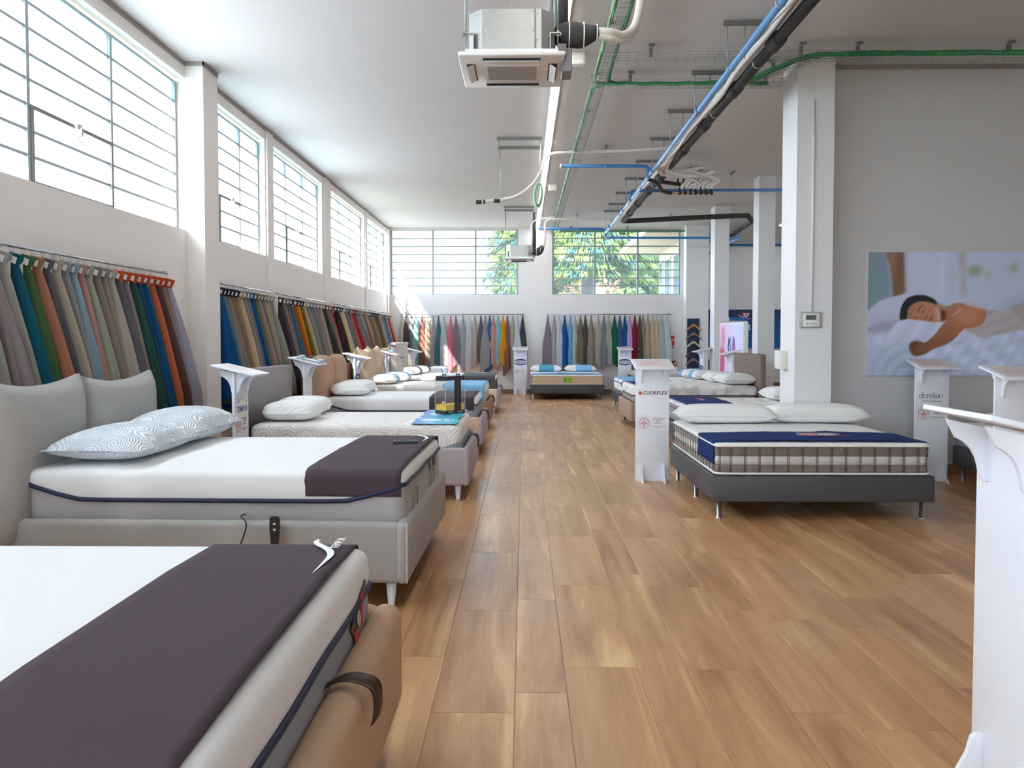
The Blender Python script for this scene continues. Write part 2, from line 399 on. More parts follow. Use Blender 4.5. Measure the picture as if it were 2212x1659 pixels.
for (a, b, c, d) in [(2.88, 3.27, 8.85, 9.34), (4.29, 4.59, 15.26, 15.62), (4.28, 4.60, 18.7, 19.1)]:
    struct(MB().box(a, b, c, d, 0, ZC).build('pillar', M_col), 'free-standing square white pillar')
def bb(nm, x0, x1, y0, y1): struct(MB().box(x0, x1, y0, y1, 0, .115).build(nm, M_base), 'dark wood baseboard')
bb('baseboard_left', XL, XL+.015, -5.2, YB); bb('baseboard_back', XL, XE, YB-.015, YB)
bb('baseboard_partition', 3.27, 11, YP-.015, YP); bb('baseboard_deep', 4.86, 11, 25.985, 26.0)

# ------------------------------------------------------------------ windows: each pane a part
P_clear = pane_mat('clear_glass', (.97, .99, 1, 1), frost=.02)
P_frost = pane_mat('frosted_glass', (.94, .97, 1, 1), frost=.86)
P_half = pane_mat('lightly_frosted_glass', (.94, .97, 1, 1), frost=.45)
P_top = pane_mat('frosted_glass_tinted', (.72, .92, .97, 1), frost=.92)
def window(num, along, fixed, a0, a1, z0, z1, cols, rows, frost, edges=None, vent=None, label='', side=1):
    """steel sash window; along='y' for the side wall, 'x' for the far wall"""
    root = bpy.data.objects.new('window_%d' % num, None); COL.objects.link(root); struct(root, label)
    def B(mb, u0, u1, d0, d1, z0, z1):
        if along == 'y': mb.box(fixed+d0, fixed+d1, u0, u1, z0, z1)
        else: mb.box(u0, u1, fixed-d1, fixed-d0, z0, z1)
    e = edges or [a0+(a1-a0)*k/cols for k in range(cols+1)]
    fr = MB(); t = .028; hb = .012 if along == 'y' else .017; hm = .020 if along == 'y' else .026
    B(fr, a0, a1, 0, .05, z0, z0+t); B(fr, a0, a1, 0, .05, z1-t, z1)
    for k, u in enumerate(e):
        uu = min(max(u, a0+hm), a1-hm); B(fr, uu-hm, uu+hm, 0, .052, z0+t, z1-t)
    rh = (z1-z0-2*t)/rows
    for r in range(1, rows):
        z = z0+t+rh*r
        for k in range(len(e)-1): B(fr, e[k]+.016, e[k+1]-.016, .006, .045, z-hb, z+hb)
    fr.build('frame', M_steel, root)
    cache = {}
    for k in range(len(e)-1):
        for r in range(rows):
            wd = round(e[k+1]-e[k]-.03, 4); top = r == rows-1
            key = (wd, top)
            if key not in cache:
                p = MB(); hh = rh-.016
                if along == 'y': p.box(0, .004, 0, wd, 0, hh)
                else: p.box(0, wd, -.004, 0, 0, hh)
                cache[key] = p.mesh('pane', (P_top if (top and frost) else (P_frost if num in (1, 7) else P_half) if frost else P_clear))
            o = bpy.data.objects.new('pane', cache[key]); COL.objects.link(o); o.parent = root
            z = z0+t+rh*r+.008; u = e[k]+.015
            o.location = (fixed+.022, u, z) if along == 'y' else (u, fixed-.022, z)
    if vent is not None:
        k, n = vent; u0, u1 = e[k], e[k+1]; zt = z0+t+rh*n
        s = MB()
        B(s, u0+.02, u1-.02, 0.050, .066, zt-.03, zt); B(s, u0+.02, u1-.02, 0.050, .066, z0+.01, z0+.035)
        B(s, u0+.02, u0+.045, 0.050, .066, z0+.03, zt-.03); B(s, u1-.045, u1-.02, 0.050, .066, z0+.03, zt-.03)
        sash = s.build('vent_sash', M_strut, root)
        um = (u0+u1)/2
        l = MB(); B(l, um-.04, um+.04, .08, .10, zt-.035, zt+.01); B(l, um-.014, um+.014, .09, .12, zt-.09, zt-.02)
        c = (fixed+.105, um, zt-.115) if along == 'y' else (um, fixed-.105, zt-.115)
        ring = [(c[0]+(0 if along == 'y' else .028*math.cos(q)), c[1]+(.028*math.cos(q) if along == 'y' else 0), c[2]+.028*math.sin(q)) for q in [2*PI*i/14 for i in range(14)]]
        l.tube(ring, .005, 6, closed=True); l.build('latch', M_galv, sash)
    return root
window(10, 'x', -5.25, -3.2, 3.4, .1, 3.2, 5, 1, False, label='unseen glazing added behind the viewer for daylight')  # added glazing, unseen, lets in daylight from behind the viewer
portal((.1, -5.45, 1.65), (PI/2, 0, 0), 6.6, 3.1)
window(9, 'y', 11.08, 10, 25, 3.5, 4.3, 10, 3, False, label='unseen window band added to brighten the deeper room')  # unseen window added so the deeper room gets more light
portal((11.25, 17.5, 3.9), (0, PI/2, 0), .8, 15)
W1E = [.9, 2.27, 3.63, 4.95, 6.24, 7.51, 8.92]
window(7, 'y', XG, -4.6, .5, ZS, ZT-.04, 4, 8, True, label='high frosted steel window behind the viewer')
window(1, 'y', XG, .9, 8.92, ZS, ZT-.04, 6, 8, True, W1E, (4, 3), 'large frosted steel window above the grey bed')
lab = ['frosted steel window just past the pillar', 'second frosted steel window past the pillar', 'third steel window past the pillar', 'last steel window of the side wall']
for k, (a, b, c) in enumerate(SIDE[2:]):
    window(2+k, 'y', XG, a, b, ZS, ZT-.04, c, 8, k < 2, None, (1, 3), lab[k])
window(6, 'x', YB+.12, BW[0][0], BW[0][1], ZB0, ZB1, 3, 8, False, None, None, 'clear ribbon window in the end wall, next to the corner')
window(8, 'x', YB+.12, BW[1][0], BW[1][1], ZB0, ZB1, 3, 8, False, None, None, 'clear ribbon window in the end wall full of trees')
for a, b, c in SIDE: portal((-3.86, (a+b)/2, (ZS+ZT)/2), (0, -PI/2, 0), ZT-ZS, b-a)
for a, b in BW: portal(((a+b)/2, YB+.27, (ZB0+ZB1)/2), (-PI/2, 0, 0), b-a, ZB1-ZB0)
# ------------------------------------------------------------------ fabrics
def fab(name, c, var=.10, rough=.9, bump=.25, bs=350, **k): return mat(name, srgb(*c), rough, var=var, vscale=160, bump=bump, bscale=bs, spec=.2, **k)
F_grey = fab('grey_weave', (172, 170, 167)); F_greyd = fab('grey_border', (178, 176, 176), var=.05)
F_tan = fab('camel_fabric', (196, 165, 138), var=.06); F_lilac = fab('lilac_grey_weave', (178, 168, 172))
F_hb3 = fab('smoke_grey_weave', (160, 154, 156)); F_pink = fab('pink_beige_weave', (214, 178, 158), var=.06)
F_suede = mat('tan_suede', srgb(186, 150, 126), .85, var=.14, vscale=9, bump=.15, bscale=120, spec=.2)
F_brown = fab('brown_weave', (160, 122, 104), var=.06); F_beige = fab('plush_beige', (206, 180, 156), var=.05)
F_light = fab('pale_linen', (205, 196, 190), var=.04); F_cream = fab('cream_weave', (236, 214, 186), var=.04)
F_taupe = fab('taupe_weave', (134, 118, 110)); F_taupel = fab('taupe_box_weave', (176, 152, 138))
F_plum = fab('plum_cover_cloth', (78, 64, 72), var=.10, bump=.1)
F_navy = fab('navy_cover_cloth', (24, 48, 104), var=.12); F_char = fab('charcoal_cover_cloth', (92, 92, 96), var=.1)
F_sky = fab('sky_cover_cloth', (138, 190, 226), var=.05)
F_knit = mat('white_knit', (.84, .845, .85), .85, bump=.25, bscale=500, spec=.2)
F_ecru = mat('ecru_knit', (.82, .78, .72), .85, bump=.25, bscale=300, spec=.2)
F_arc = quilt('arc_quilt', (.87, .84, .81, 1), 4.2, 80, .5, .85, .004, line=(.72, .66, .62, 1))
F_damask = quilt('damask_quilt', (.86, .845, .82, 1), 8, 0, .9, .85, .02, 'cells', line=(.62, .61, .61, 1))
F_pill = quilt('wave_quilt', (.86, .89, .92, 1), 4.5, 100, .8, .85, .005, line=(.50, .62, .76, 1))
F_pill2 = quilt('rib_quilt', (.84, .84, .83, 1), 7, 0, .5, .85, .01, 'ribs')
F_pillw = mat('pillow_cotton', (.85, .84, .82), .85, bump=.2, bscale=90, spec=.2)
F_leather = mat('dark_leatherette', srgb(68, 68, 70), .48, bump=.12, bscale=260)
F_strap = mat('brown_leather', (.045, .018, .012), .45)
F_greyside = fab('cool_grey_border', (156, 160, 166), var=.04)
F_velvet = mat('taupe_velvet', srgb(118, 104, 98), .8, var=.12, vscale=30, sheen=.4)
F_band = mat('light_satin_band', srgb(196, 190, 184), .5)
F_honey = mat('tan_spacer_fabric', srgb(205, 180, 152), .8, var=.12, vscale=120)
F_greyband = fab('grey_blue_border', (126, 142, 154), var=.05)
F_wood = mat('slat_wood', (.55, .34, .14), .5, var=.2, vscale=20)

def per(x0, x1, y0, y1, r, n=6, step=.25):
    """rounded rectangle outline, counter-clockwise, as (x, y)"""
    P = []; cs = [(x1-r, y0+r, -PI/2), (x1-r, y1-r, 0), (x0+r, y1-r, PI/2), (x0+r, y0+r, PI)]
    for i, (cx, cy, a) in enumerate(cs):
        for k in range(n+1): P.append((cx+r*math.cos(a+PI/2*k/n), cy+r*math.sin(a+PI/2*k/n)))
        nx = cs[(i+1) % 4]; a2 = nx[2]; q = (nx[0]+r*math.cos(a2), nx[1]+r*math.sin(a2)); p = P[-1]
        d = math.dist(p, q); m_ = max(1, int(d/step))
        for k in range(1, m_): P.append((p[0]+(q[0]-p[0])*k/m_, p[1]+(q[1]-p[1])*k/m_))
    return P
def inset(P, d, cx, cy, hx, hy):
    return [(cx+(x-cx)*(1-d/hx), cy+(y-cy)*(1-d/hy)) for x, y in P]
def mattress(label, root_loc, rz, L, Wd, z0, z1, top, border, pipe, hfn=None, r=.07, rd=.05, group=None, groove=None, bands=None, piping2=False, crown=.012, pr=.008):
    """mattress as a thing: border, cover_top, piping; local x head to foot, y near to far"""
    t = thing('mattress', label, 'mattress', root_loc, rz, group)
    x0, x1, y0, y1 = 0, L, 0, Wd; cx, cy, hx, hy = L/2, Wd/2, L/2, Wd/2
    P = per(x0, x1, y0, y1, r, 6, (groove/4 if groove else .12))
    h = hfn or (lambda x, y: z0+(z1-z0)*.55)
    H = [h(x, y) for x, y in P]
    gf = [1.0]*len(P)
    if groove:
        gf = []
        for x, y in P:
            s = x if (y < .001 or y > Wd-.001) else y
            gf.append(0 if len(gf) % 4 == 0 else 1)
    lo = MB()
    if bands:
        zs = [0]+[b[0] for b in bands]
        for (fa, fb, mi) in [(zs[i], zs[i+1], bands[i][1]) for i in range(len(bands))]:
            R = []
            for q, bul in ((0, 0), (.12, .009), (.5, .014), (.88, .009), (1, 0)):
                f_ = fa+(fb-fa)*q
                R.append([(cx+(x-cx)*(1-(.016-bul*g)/hx), cy+(y-cy)*(1-(.016-bul*g)/hy), z0+(hh-z0)*f_) for (x, y), hh, g in zip(P, H, gf)])
            lo.loft(R, mi=mi)
        lo.add([(x, y, z0) for x, y in inset(P, .012, cx, cy, hx, hy)], [tuple(range(len(P)))[::-1]])
    else:
        rings = []
        for q, d in ((0, .03), (.06, .008), (.3, .0), (.7, .0), (1, .004)):
            I = inset(P, d+(.006 if groove else 0), cx, cy, hx, hy)
            rings.append([(x-(x-cx)/hx*.006*(1-g), y-(y-cy)/hy*.006*(1-g), z0+(hh-z0)*q) for (x, y), hh, g in zip(I, H, gf)])
        lo.loft(rings, cap0=True)
    lo.build('border', border, t)
    if groove:
        q = MB()
        for i_, ((x, y), hh) in enumerate(zip(P, H)):
            if i_ % 4: continue
            nx_, ny_ = (x-cx)/hx*.004, (y-cy)/hy*.004
            for o_ in ((-.006, .006) if bands else (0,)):
                dx_, dy_ = (0, o_) if abs(x-cx) > hx*.99 else (o_, 0)
                q.tube([(x-(x-cx)/hx*.012+nx_+dx_, y-(y-cy)/hy*.012+ny_+dy_, z0+.012), (x-(x-cx)/hx*.012+nx_+dx_, y-(y-cy)/hy*.012+ny_+dy_, hh-.004)], .0022, 4)
        q.build('stitch_lines', mat('seam_thread', srgb(88, 78, 74), .7), t, kind='stuff')
    up = MB(); rings = [[(x, y, hh) for (x, y), hh in zip(inset(P, .002, cx, cy, hx, hy), H)], [(x, y, hh+(z1-rd-hh)*.5) for (x, y), hh in zip(inset(P, -.004, cx, cy, hx, hy), H)]]
    for k in range(6):
        a = PI/2*k/5; rings.append([(x, y, z1-rd+rd*math.sin(a)) for x, y in inset(P, rd*(1-math.cos(a)), cx, cy, hx, hy)])
    for d in (.12, .25, .45):
        if d < hy: rings.append([(x, y, z1+crown*min(1, d/.4)) for x, y in inset(P, d, cx, cy, hx, hy)])
    up.loft(rings, cap1=True); up.build('cover_top', top, t)
    if pipe:
        MB().tube([(x, y, hh) for (x, y), hh in zip(inset(P, -.003, cx, cy, hx, hy), H)], pr, 6, closed=True).build('piping', pipe, t)
    if piping2:
        MB().tube([(x, y, z0+.012) for (x, y) in inset(P, .0, cx, cy, hx, hy)], .010, 6, closed=True).build('piping', pipe, t)
    return t
def place(px_, rz, root_loc):
    return Matrix.Translation(root_loc) @ Matrix.Rotation(rz, 4, 'Z')

def cushion(x, y0, y1, z0, z1, th, corner=.05, sag=.04, bulge=1.0, n=14, wr=0, seed=0, puff=.45, tilt=0.0):
    """upright stuffed cushion seen along x: front at x+th/2"""
    rnd = random.Random(seed); a, b, c = rnd.random()*6, rnd.random()*6, rnd.random()*6
    mb = MB(); front = []; back = []
    for i in range(n+1):
        for j in range(n+1):
            u, v = i/n*2-1, j/n*2-1
            y = (y0+y1)/2+(y1-y0)/2*u; zc = (z0+z1)/2+(z1-z0)/2*v
            edge = (1-abs(u)**(2/puff*1.3))*(1-abs(v)**(2/puff*1.3)); edge = max(edge, 0)**.5
            t = th/2*(.12+.88*edge)*bulge
            # sagging top edge between the corners, slightly pinched sides
            zc -= sag*(1-u*u)*max(v, 0)**3
            y += (y1-y0)*.012*(1-v*v)*(-u)*2
            w_ = wr*(math.sin(5*u+3*v+a)+math.sin(8*v-4*u+b)+math.sin(11*u+c)*.6)*edge
            front.append((x+t+w_+tilt*(1-v)/2, y, zc)); back.append((x-t*.8+tilt*(1-v)/2, y, zc))
    N = n+1
    f = [(i*N+j, (i+1)*N+j, (i+1)*N+j+1, i*N+j+1) for i in range(n) for j in range(n)]
    mb.add(front, f, 0, True); mb.add(back, [q[::-1] for q in f], 0, True)
    rim = [(i, 0) for i in range(n)]+[(n, j) for j in range(n)]+[(i, n) for i in range(n, 0, -1)]+[(0, j) for j in range(n, 0, -1)]
    o = len(mb.v)-2*N*N; R = [o+i*N+j for i, j in rim]; m_ = len(R)
    mb.f += [(R[k], R[k]+N*N, R[(k+1) % m_]+N*N, R[(k+1) % m_]) for k in range(m_)]; mb.mi += [0]*m_; mb.sm += [True]*m_
    return mb
def pillow(label, loc, rz, L, Wd, H, m, group, kind='classic', band=None, seam=True, tiltx=0, cat='pillow'):
    """sleeping pillow lying flat; local x, y centred, z up from its base"""
    mb = MB(); n = 18; top = []; bot = []
    for i in range(n+1):
        for j in range(n+1):
            u, v = i/n*2-1, j/n*2-1
            if kind in ('soap', 'queen'): e = max(0, 1-abs(u)**4)*max(0, 1-abs(v)**4)
            else: e = max(0, 1-abs(u)**(4.5 if kind == 'full' else 3))*max(0, 1-abs(v)**(3.5 if kind == 'full' else 2.6))
            s = e**(.55 if kind in ('soap', 'queen') else .42 if kind == 'full' else .5)
            # corners drawn in a little
            if kind in ('soap', 'queen'):
                q = math.hypot(u, v) if abs(u) > .7 and abs(v) > .7 else 0
                sc = 1-.16*max(0, abs(u)+abs(v)-1.3)
            elif kind in ('horn', 'full'): sc = 1+.04*(abs(u)*abs(v))**2-.035*(1-abs(u*v))*max(abs(u), abs(v))**4
            else: sc = 1-.05*(1-abs(u*v))*(abs(u)**3+abs(v)**3)*.5
            x, y = L/2*u*sc, Wd/2*v*sc
            if kind == 'queen': y += Wd*.10*(1-u*u)*(1 if v > 0 else .0)*v; 
            zt = H*(.42+.58*s) if kind != 'flat' else H*(.3+.7*s)
            top.append((x, y, zt)); bot.append((x, y, H*.42*(1-s)))
    N = n+1; f = [(i*N+j, (i+1)*N+j, (i+1)*N+j+1, i*N+j+1) for i in range(n) for j in range(n)]
    mb.add(top, f, 0, True); mb.add(bot, [q[::-1] for q in f], 0, True)
    rim = [(i, 0) for i in range(n)]+[(n, j) for j in range(n)]+[(i, n) for i in range(n, 0, -1)]+[(0, j) for j in range(n, 0, -1)]
    R = [i*N+j for i, j in rim]; m_ = len(R)
    mb.f += [(R[k], R[k]+N*N, R[(k+1) % m_]+N*N, R[(k+1) % m_])[::-1] for k in range(m_)]; mb.mi += [0]*m_; mb.sm += [True]*m_
    t = thing('pillow', label, cat, loc, rz, group)
    body = mb.build('pillow_case', m, t)
    if seam:
        MB().tube([(mb.v[k][0]*1.004, mb.v[k][1]*1.004, H*.42) for k in R], .0035, 5, closed=True).build('seam', m, t)
    if band:
        u0, u1, bm_ = band; b = MB(); rows = []
        for k in range(9):
            u = u0+(u1-u0)*k/8; ring = []
            for q in range(28):
                a = 2*PI*q/28; y = math.cos(a); z = math.sin(a)
                vv = max(-.999, min(.999, y)); 
                e = (max(0, 1-abs(u)**4)*max(0, 1-abs(vv)**4))**.5 if kind == 'soap' else (max(0, 1-abs(u)**(4.5 if kind == 'full' else 3))*max(0, 1-abs(vv)**(3.5 if kind == 'full' else 2.6)))**(.42 if kind == 'full' else .5)
                zt = H*(.42+.58*e)+.004; zb = H*.42*(1-e)
                ring.append((L/2*u, (Wd/2+.005)*vv, zt if z >= 0 else max(zb-.001, .001)))
            rows.append(ring)
        b.loft(rows); b.build('cover_band', bm_, t)
    return t
def runner(label, M0, x0, x1, W0, W1, z, m, drop0, drop1, group=None, th=.006, wave=0, seed=1, hang=None, ro=.05, name='mattress_runner', skew=0):
    """cloth laid across a mattress (local x from x0 to x1) and down over its two long sides"""
    rnd = random.Random(seed); t = thing(name, label, 'mattress cover', M0[0], M0[1], group)
    g = .005; path = []
    def side(y, sgn, drop):
        out = []
        n_ = 6
        for k in range(n_+1): out.append((y-sgn*(-g)*-1 if False else y+sgn*g, z+g-ro-drop*(1-k/n_)))
        for k in range(1, 6):
            a = PI/2*k/6; out.append((y+sgn*g-sgn*(ro+g)*(1-math.cos(a)), z+g-ro+ro*math.sin(a)))
        return out
    a = side(W0, -1, max(drop0-ro, .001)); b = side(W1, 1, max(drop1-ro, .001))[::-1]
    mid = [(W0+ro+(W1-W0-2*ro)*k/24, z+g+.012*min(1, 4*min(k, 24-k)/24)) for k in range(0, 25)]
    path = a+mid+b; nx = 14; top = []; bot = []
    na = len(a)
    for i in range(nx+1):
        fx = i/nx; row = []; rb = []
        for j, (y, zz) in enumerate(path):
            x = x0+(x1-x0)*fx
            wv = wave*(math.sin(j*.7+seed)+.7*math.sin(j*1.7+seed*2)+.5*math.sin(fx*9+j*.4))
            if i in (0,): x += wv*1.2
            zz2 = zz+abs(wv)*.25; 
            sk = skew*max(0, (na-j)/na) if j < na else (skew*max(0, (j-len(path)+len(b))/len(b)) if j >= len(path)-len(b) else 0)
            if i == nx: x += wv*.4
            x -= sk*(1-fx)*0
            if j < na: zz2 += sk*(fx-1)*.0
            row.append((x, y, zz2+th/2)); rb.append((x, y, zz2-th/2+ (0 if na <= j < len(path)-len(b) else 0)))
        if True:
            # thickness across the hanging parts goes sideways
            rb2 = []
            for j, (p, q) in enumerate(zip(row, rb)):
                if j < na-5: rb2.append((p[0], p[1]+th, p[2]))
                elif j >= len(path)-(len(b)-5): rb2.append((p[0], p[1]-th, p[2]))
                else: rb2.append(q)
            rb = rb2
        top.append(row); bot.append(rb)
    n = len(path); mb = MB(); v = [p for r_ in top for p in r_]+[p for r_ in bot for p in r_]; o = (nx+1)*n
    f = [(i*n+j, (i+1)*n+j, (i+1)*n+j+1, i*n+j+1) for i in range(nx) for j in range(n-1)]
    f2 = [tuple(q+o for q in r_)[::-1] for r_ in f]
    rim = [(i, 0) for i in range(nx)]+[(nx, j) for j in range(n-1)]+[(i, n-1) for i in range(nx, 0, -1)]+[(0, j) for j in range(n-1, 0, -1)]
    R = [i*n+j for i, j in rim]; f3 = [(R[k], R[(k+1) % len(R)], R[(k+1) % len(R)]+o, R[k]+o)[::-1] for k in range(len(R))]
    mb.add(v, f+f2+f3, 0, True); mb.build('cloth', m, t)
    return t
def topM(x, y, z, ang=0): return Matrix.Translation((x, y, z)) @ Matrix.Rotation(ang, 4, 'Z')
def swoosh(t, x, y, z, s, m):
    """tapered S-curve printed on the cover"""
    P = [(0, 0, .014), (-.006, -.04, .024), (.022, -.10, .034), (.075, -.17, .036), (.112, -.24, .036), (.128, -.32, .028), (.125, -.44, .014), (.118, -.60, .002)]
    c = bez([(a, b, 0) for a, b, _ in P], 6); ws = np.interp(np.linspace(0, 7, len(c)), range(8), [p[2] for p in P])
    L_ = []; R_ = []
    for i, p in enumerate(c):
        a = c[max(i-1, 0)]; b = c[min(i+1, len(c)-1)]; d = (b-a).normalized(); nn = Vector((-d.y, d.x, 0))
        L_.append((x+(p.x+nn.x*ws[i]/2)*s, y+(p.y+nn.y*ws[i]/2)*s, z)); R_.append((x+(p.x-nn.x*ws[i]/2)*s, y+(p.y-nn.y*ws[i]/2)*s, z))
    n = len(L_); MB().add(L_+R_, [(k, k+1, n+k+1, n+k) for k in range(n-1)]).build('swoosh_print', m, t)

# ------------------------------------------------------------------ bed frames
def leg_cone(mb, x, y, h, r0=.018, r1=.033): mb.lathe([(r0, 0), (r0, .004), (r1, h)], (x, y), 14)
def bed_frame(label, loc, rz, L, Wd, zb, zt, m, leg_m, r=.05, th=.07, legs='cone', group=None, foot_m=None, strap=True, foot_up=0, slats=True):
    t = thing('upholstered_bed', label, 'bed', loc, rz, group)
    # local: x from head 0 to foot L, y from near 0 to far Wd
    for y0 in (0, Wd-th): MB().bbox(-.03, L-th*.6, y0, y0+th, zb, zt, min(r, th*.45), 4).build('side_rail', m, t)
    MB().bbox(L-th, L, -.004, Wd+.004, zb-.002, zt+foot_up, min(r, th*.48), 4).build('foot_panel', foot_m or m, t)
    MB().box(-.02, .03, .02, Wd-.02, zb, zt-.1).build('head_rail', m, t)
    b = MB()
    for k in range(9): b.box(.06+k*(L-.2)/9, .06+k*(L-.2)/9+.12, th, Wd-th, zb+.11, zb+.125)
    b.build('slats', F_wood, t)
    for (x, y) in ((.12, .1), (.12, Wd-.1), (L-.11, .09), (L-.11, Wd-.09)):
        q = MB(); leg_cone(q, x, y, zb+.01); q.build('leg', leg_m, t)
    if strap:
        yc = Wd*strap if strap is not True else Wd*.5
        P = bez([(L-th-.02, yc, zt-.01), (L-th*.5, yc, zt+.028), (L+.018, yc+.005, zt+.008), (L+.03, yc+.01, zt-.05), (L+.022, yc+.012, zt-.10)], 6)
        s = MB(); R = []
        for p in P: R.append([(p.x, p.y-.018, p.z-.006), (p.x+.014, p.y+.018, p.z+.006)])
        n_ = len(R); v = [q for a in R for q in a]; v2 = [(a+.006, b_-.002, c+.004) for a, b_, c in v]
        f = [(2*k, 2*k+1, 2*k+3, 2*k+2) for k in range(n_-1)]
        s.add(v+v2, f+[tuple(q+2*n_ for q in z_)[::-1] for z_ in f]+[(2*k, 2*k+2, 2*k+2+2*n_, 2*k+2*n_) for k in range(n_-1)]+[(2*k+1, 2*k+1+2*n_, 2*k+3+2*n_, 2*k+3) for k in range(n_-1)]+[(2*n_-2, 2*n_-1, 4*n_-1, 4*n_-2)], 0, True)
        s.build('lift_strap', F_strap, t)
    return t
def base_bed(label, loc, rz, L, Wd, zb, zt, group, legz=None):
    t = thing('platform_bed', label, 'bed', loc, rz, group)
    MB().bbox(0, L, 0, Wd, zb, zt, .012, 3).build('box', F_leather, t)
    for x in (.10, L/2, L-.08):
        for y in ((.07, Wd-.07) if x != L/2 else (.07, Wd/2, Wd-.07)):
            q = MB().lathe([(.028, 0), (.028, .006), (.019, .008), (.019, zb)], (x, y), 16); q.build('leg', M_chrome, t)
    return t

LB = 'beds along the window wall'
# --- bed 1 (nearest, lower corner of the view)
BEDS = []
def mk_side(loc, Wd): return Vector(loc)
def matt_h(z0, z1, L, Wd, lo=.45, hi=.75, foot=.70, r=.35):
    def h(x, y):
        # piping dips along the long sides and climbs near the corners and across the foot
        ex = min(x, L-x); k = 1-min(1, ex/r)
        f = lo+(hi-lo)*k**1.3
        if y > .02 and y < Wd-.02 and x > L-.3: f = foot+.03*math.sin(y*9)*.4
        return z0+(z1-z0)*f
    return h
# bed 1
b1 = thing  # noqa
bx = -2.59
bed_frame('camel fabric storage bed with brown lift strap, nearest to the viewer', (bx, 1.28, 0), 0, 2.145, 1.75, .15, .53, F_tan, M_white, r=.09, th=.115, strap=.56)
mattress('white mattress with navy piping on the camel fabric bed', (bx+.03, 1.36, 0), 0, 2.01, 1.60, .42, .755, F_knit, F_greyside, M_navy,
         matt_h(.42, .755, 2.01, 1.6, .45, .75, .60), rd=.045, pr=.011)
r1 = runner('plum runner with large white swoosh on nearest mattress', ((bx+.03, 1.36, 0), 0), 1.455, 1.965, 0, 1.6, .757, F_plum, .12, .12, 'plum runners with a white swoosh')
swoosh(r1, 1.83, 1.57, .7795, .70, M_inkw)
q = MB(); add_text(q, 'TEMPUR', .040, topM(1.91, 1.52, .7797, PI/2), ext=.0001); q.build('lettering', M_inkw, r1)
# zip pouch and red tags on the foot face
cl = thing('sample_tag', 'black zip flap with red pull tags on the mattress foot', 'tag', (bx+.03+2.012, 1.36+1.32, .60))
q = MB().prism([(-.11, -.02), (-.04, -.085), (.05, -.02), (.14, .06), (.12, .075), (.0, .03)], 0, .006, 'x'); q.build('flap', M_black, cl)
q = MB().box(.006, .010, -.055, -.02, -.115, -.045).box(.006, .010, .045, .065, -.06, .045); q.build('pull_tag', M_red, cl)
MB().tube([(.010, -.01+.016*math.cos(a), -.015+.022*math.sin(a)) for a in [2*PI*k/12 for k in range(12)]], .0035, 6, closed=True).build('zip_ring', M_galv, cl)

# bed 2
L2, W2 = 2.23, 1.80; b2 = (-2.86, 4.53, 0); A2 = math.radians(-1.2)
bf = bed_frame('grey woven bed with two tall headboard cushions and white legs', b2, A2, L2, W2, .148, .49, F_grey, M_white, r=.035, th=.075, strap=False)
for (a, b, z, s) in ((-.10, .80, 1.27, 3), (.82, 1.78, 1.255, 5)):
    c = cushion(-.05, a, b, .30, z, .24, sag=.055, seed=s, wr=.003, puff=.42); c.build('headboard_cushion', F_grey, bf)
MB().bbox(-.19, -.05, -.10, W2, .05, 1.0, .04, 3).build('headboard', F_grey, bf)
q = MB()
for k in range(34): q.box(L2-.012, L2-.002, -.008, -.003, .16+k*.0098, .1645+k*.0098)
q.build('stitching', M_wplast, bf)
mattress('white over grey mattress with navy piping on the grey bed', (b2[0]+.03, b2[1]+.09, 0), A2, 2.165, 1.62, .40, .755, F_knit, F_greyd, M_navy,
         matt_h(.40, .755, 2.165, 1.62, .53, .80, .78), rd=.045, pr=.013)
M2 = ((b2[0]+.03, b2[1]+.09, 0), A2)
r2 = runner('plum runner with white swoosh on the grey bed, remote on it', M2, 1.61, 2.15, 0, 1.68, .757, F_plum, .15, .09, 'plum runners with a white swoosh', wave=.002)
swoosh(r2, 2.02, 1.58, .779, .66, M_inkw)
tg = MB().box(2.172, 2.175, 1.02, 1.07, .60, .69); tg.build('green_tag', mat('tag_green', (.0, .16, .08), .5), r2)
tg = MB().box(2.172, 2.175, 1.22, 1.30, .60, .68); tg.build('black_tag', M_black, r2)
for y in (.28, 1.05):
    MB().tube(bez([(2.172, y, .42), (2.176, y+.01, .56), (2.178, y+.09, .60), (2.176, y+.16, .575), (2.172, y+.17, .42)], 5), .004, 5).build('handle_cord', mat('cord_tan', (.25, .19, .15), .7), r2)
rc = thing('remote_control', 'black slim remote lying on the plum runner of the grey bed', 'remote', (W(876, 957, Z=.78).x, W(876, 957, Z=.78).y, .776), .1)
MB().bbox(-.085, .085, -.022, .022, 0, .022, .008, 3).build('body', M_black, rc)
q = MB()
for k in range(4): q.bbox(-.06+k*.03, -.045+k*.03, -.008, .008, .021, .0235, .001, 1)
q.build('button', M_rubber, rc)
hs = W(594, 1146, Y=4.455)
hc = thing('hand_control', 'black hand control with arrow buttons hanging on grey bed side', 'remote', (hs.x, 4.46, hs.z), 0)
hc.scale = (1.15, 1, 1)
o_ = [(-.022, .07), (-.014, .078), (.014, .078), (.022, .07), (.024, .02), (.018, -.07), (.010, -.078), (-.010, -.078), (-.018, -.07), (-.024, .02)]
MB().prism(o_, -.016, .0, 'y').build('body', M_black, hc)
q = MB().prism([(-.008, .034), (.008, .034), (0, .048)], -.018, -.0162, 'y').prism([(-.008, .012), (.008, .012), (0, -.002)], -.018, -.0162, 'y'); q.build('arrow', M_inkw, hc)
q = MB().prism([(-.015, .024), (.015, .024), (.013, .056), (0, .062), (-.013, .056)], -.0165, -.0155, 'y').prism([(-.015, .021), (.015, .021), (.013, -.010), (0, -.014), (-.013, -.010)], -.0165, -.0155, 'y'); q.build('button', M_rubber, hc)
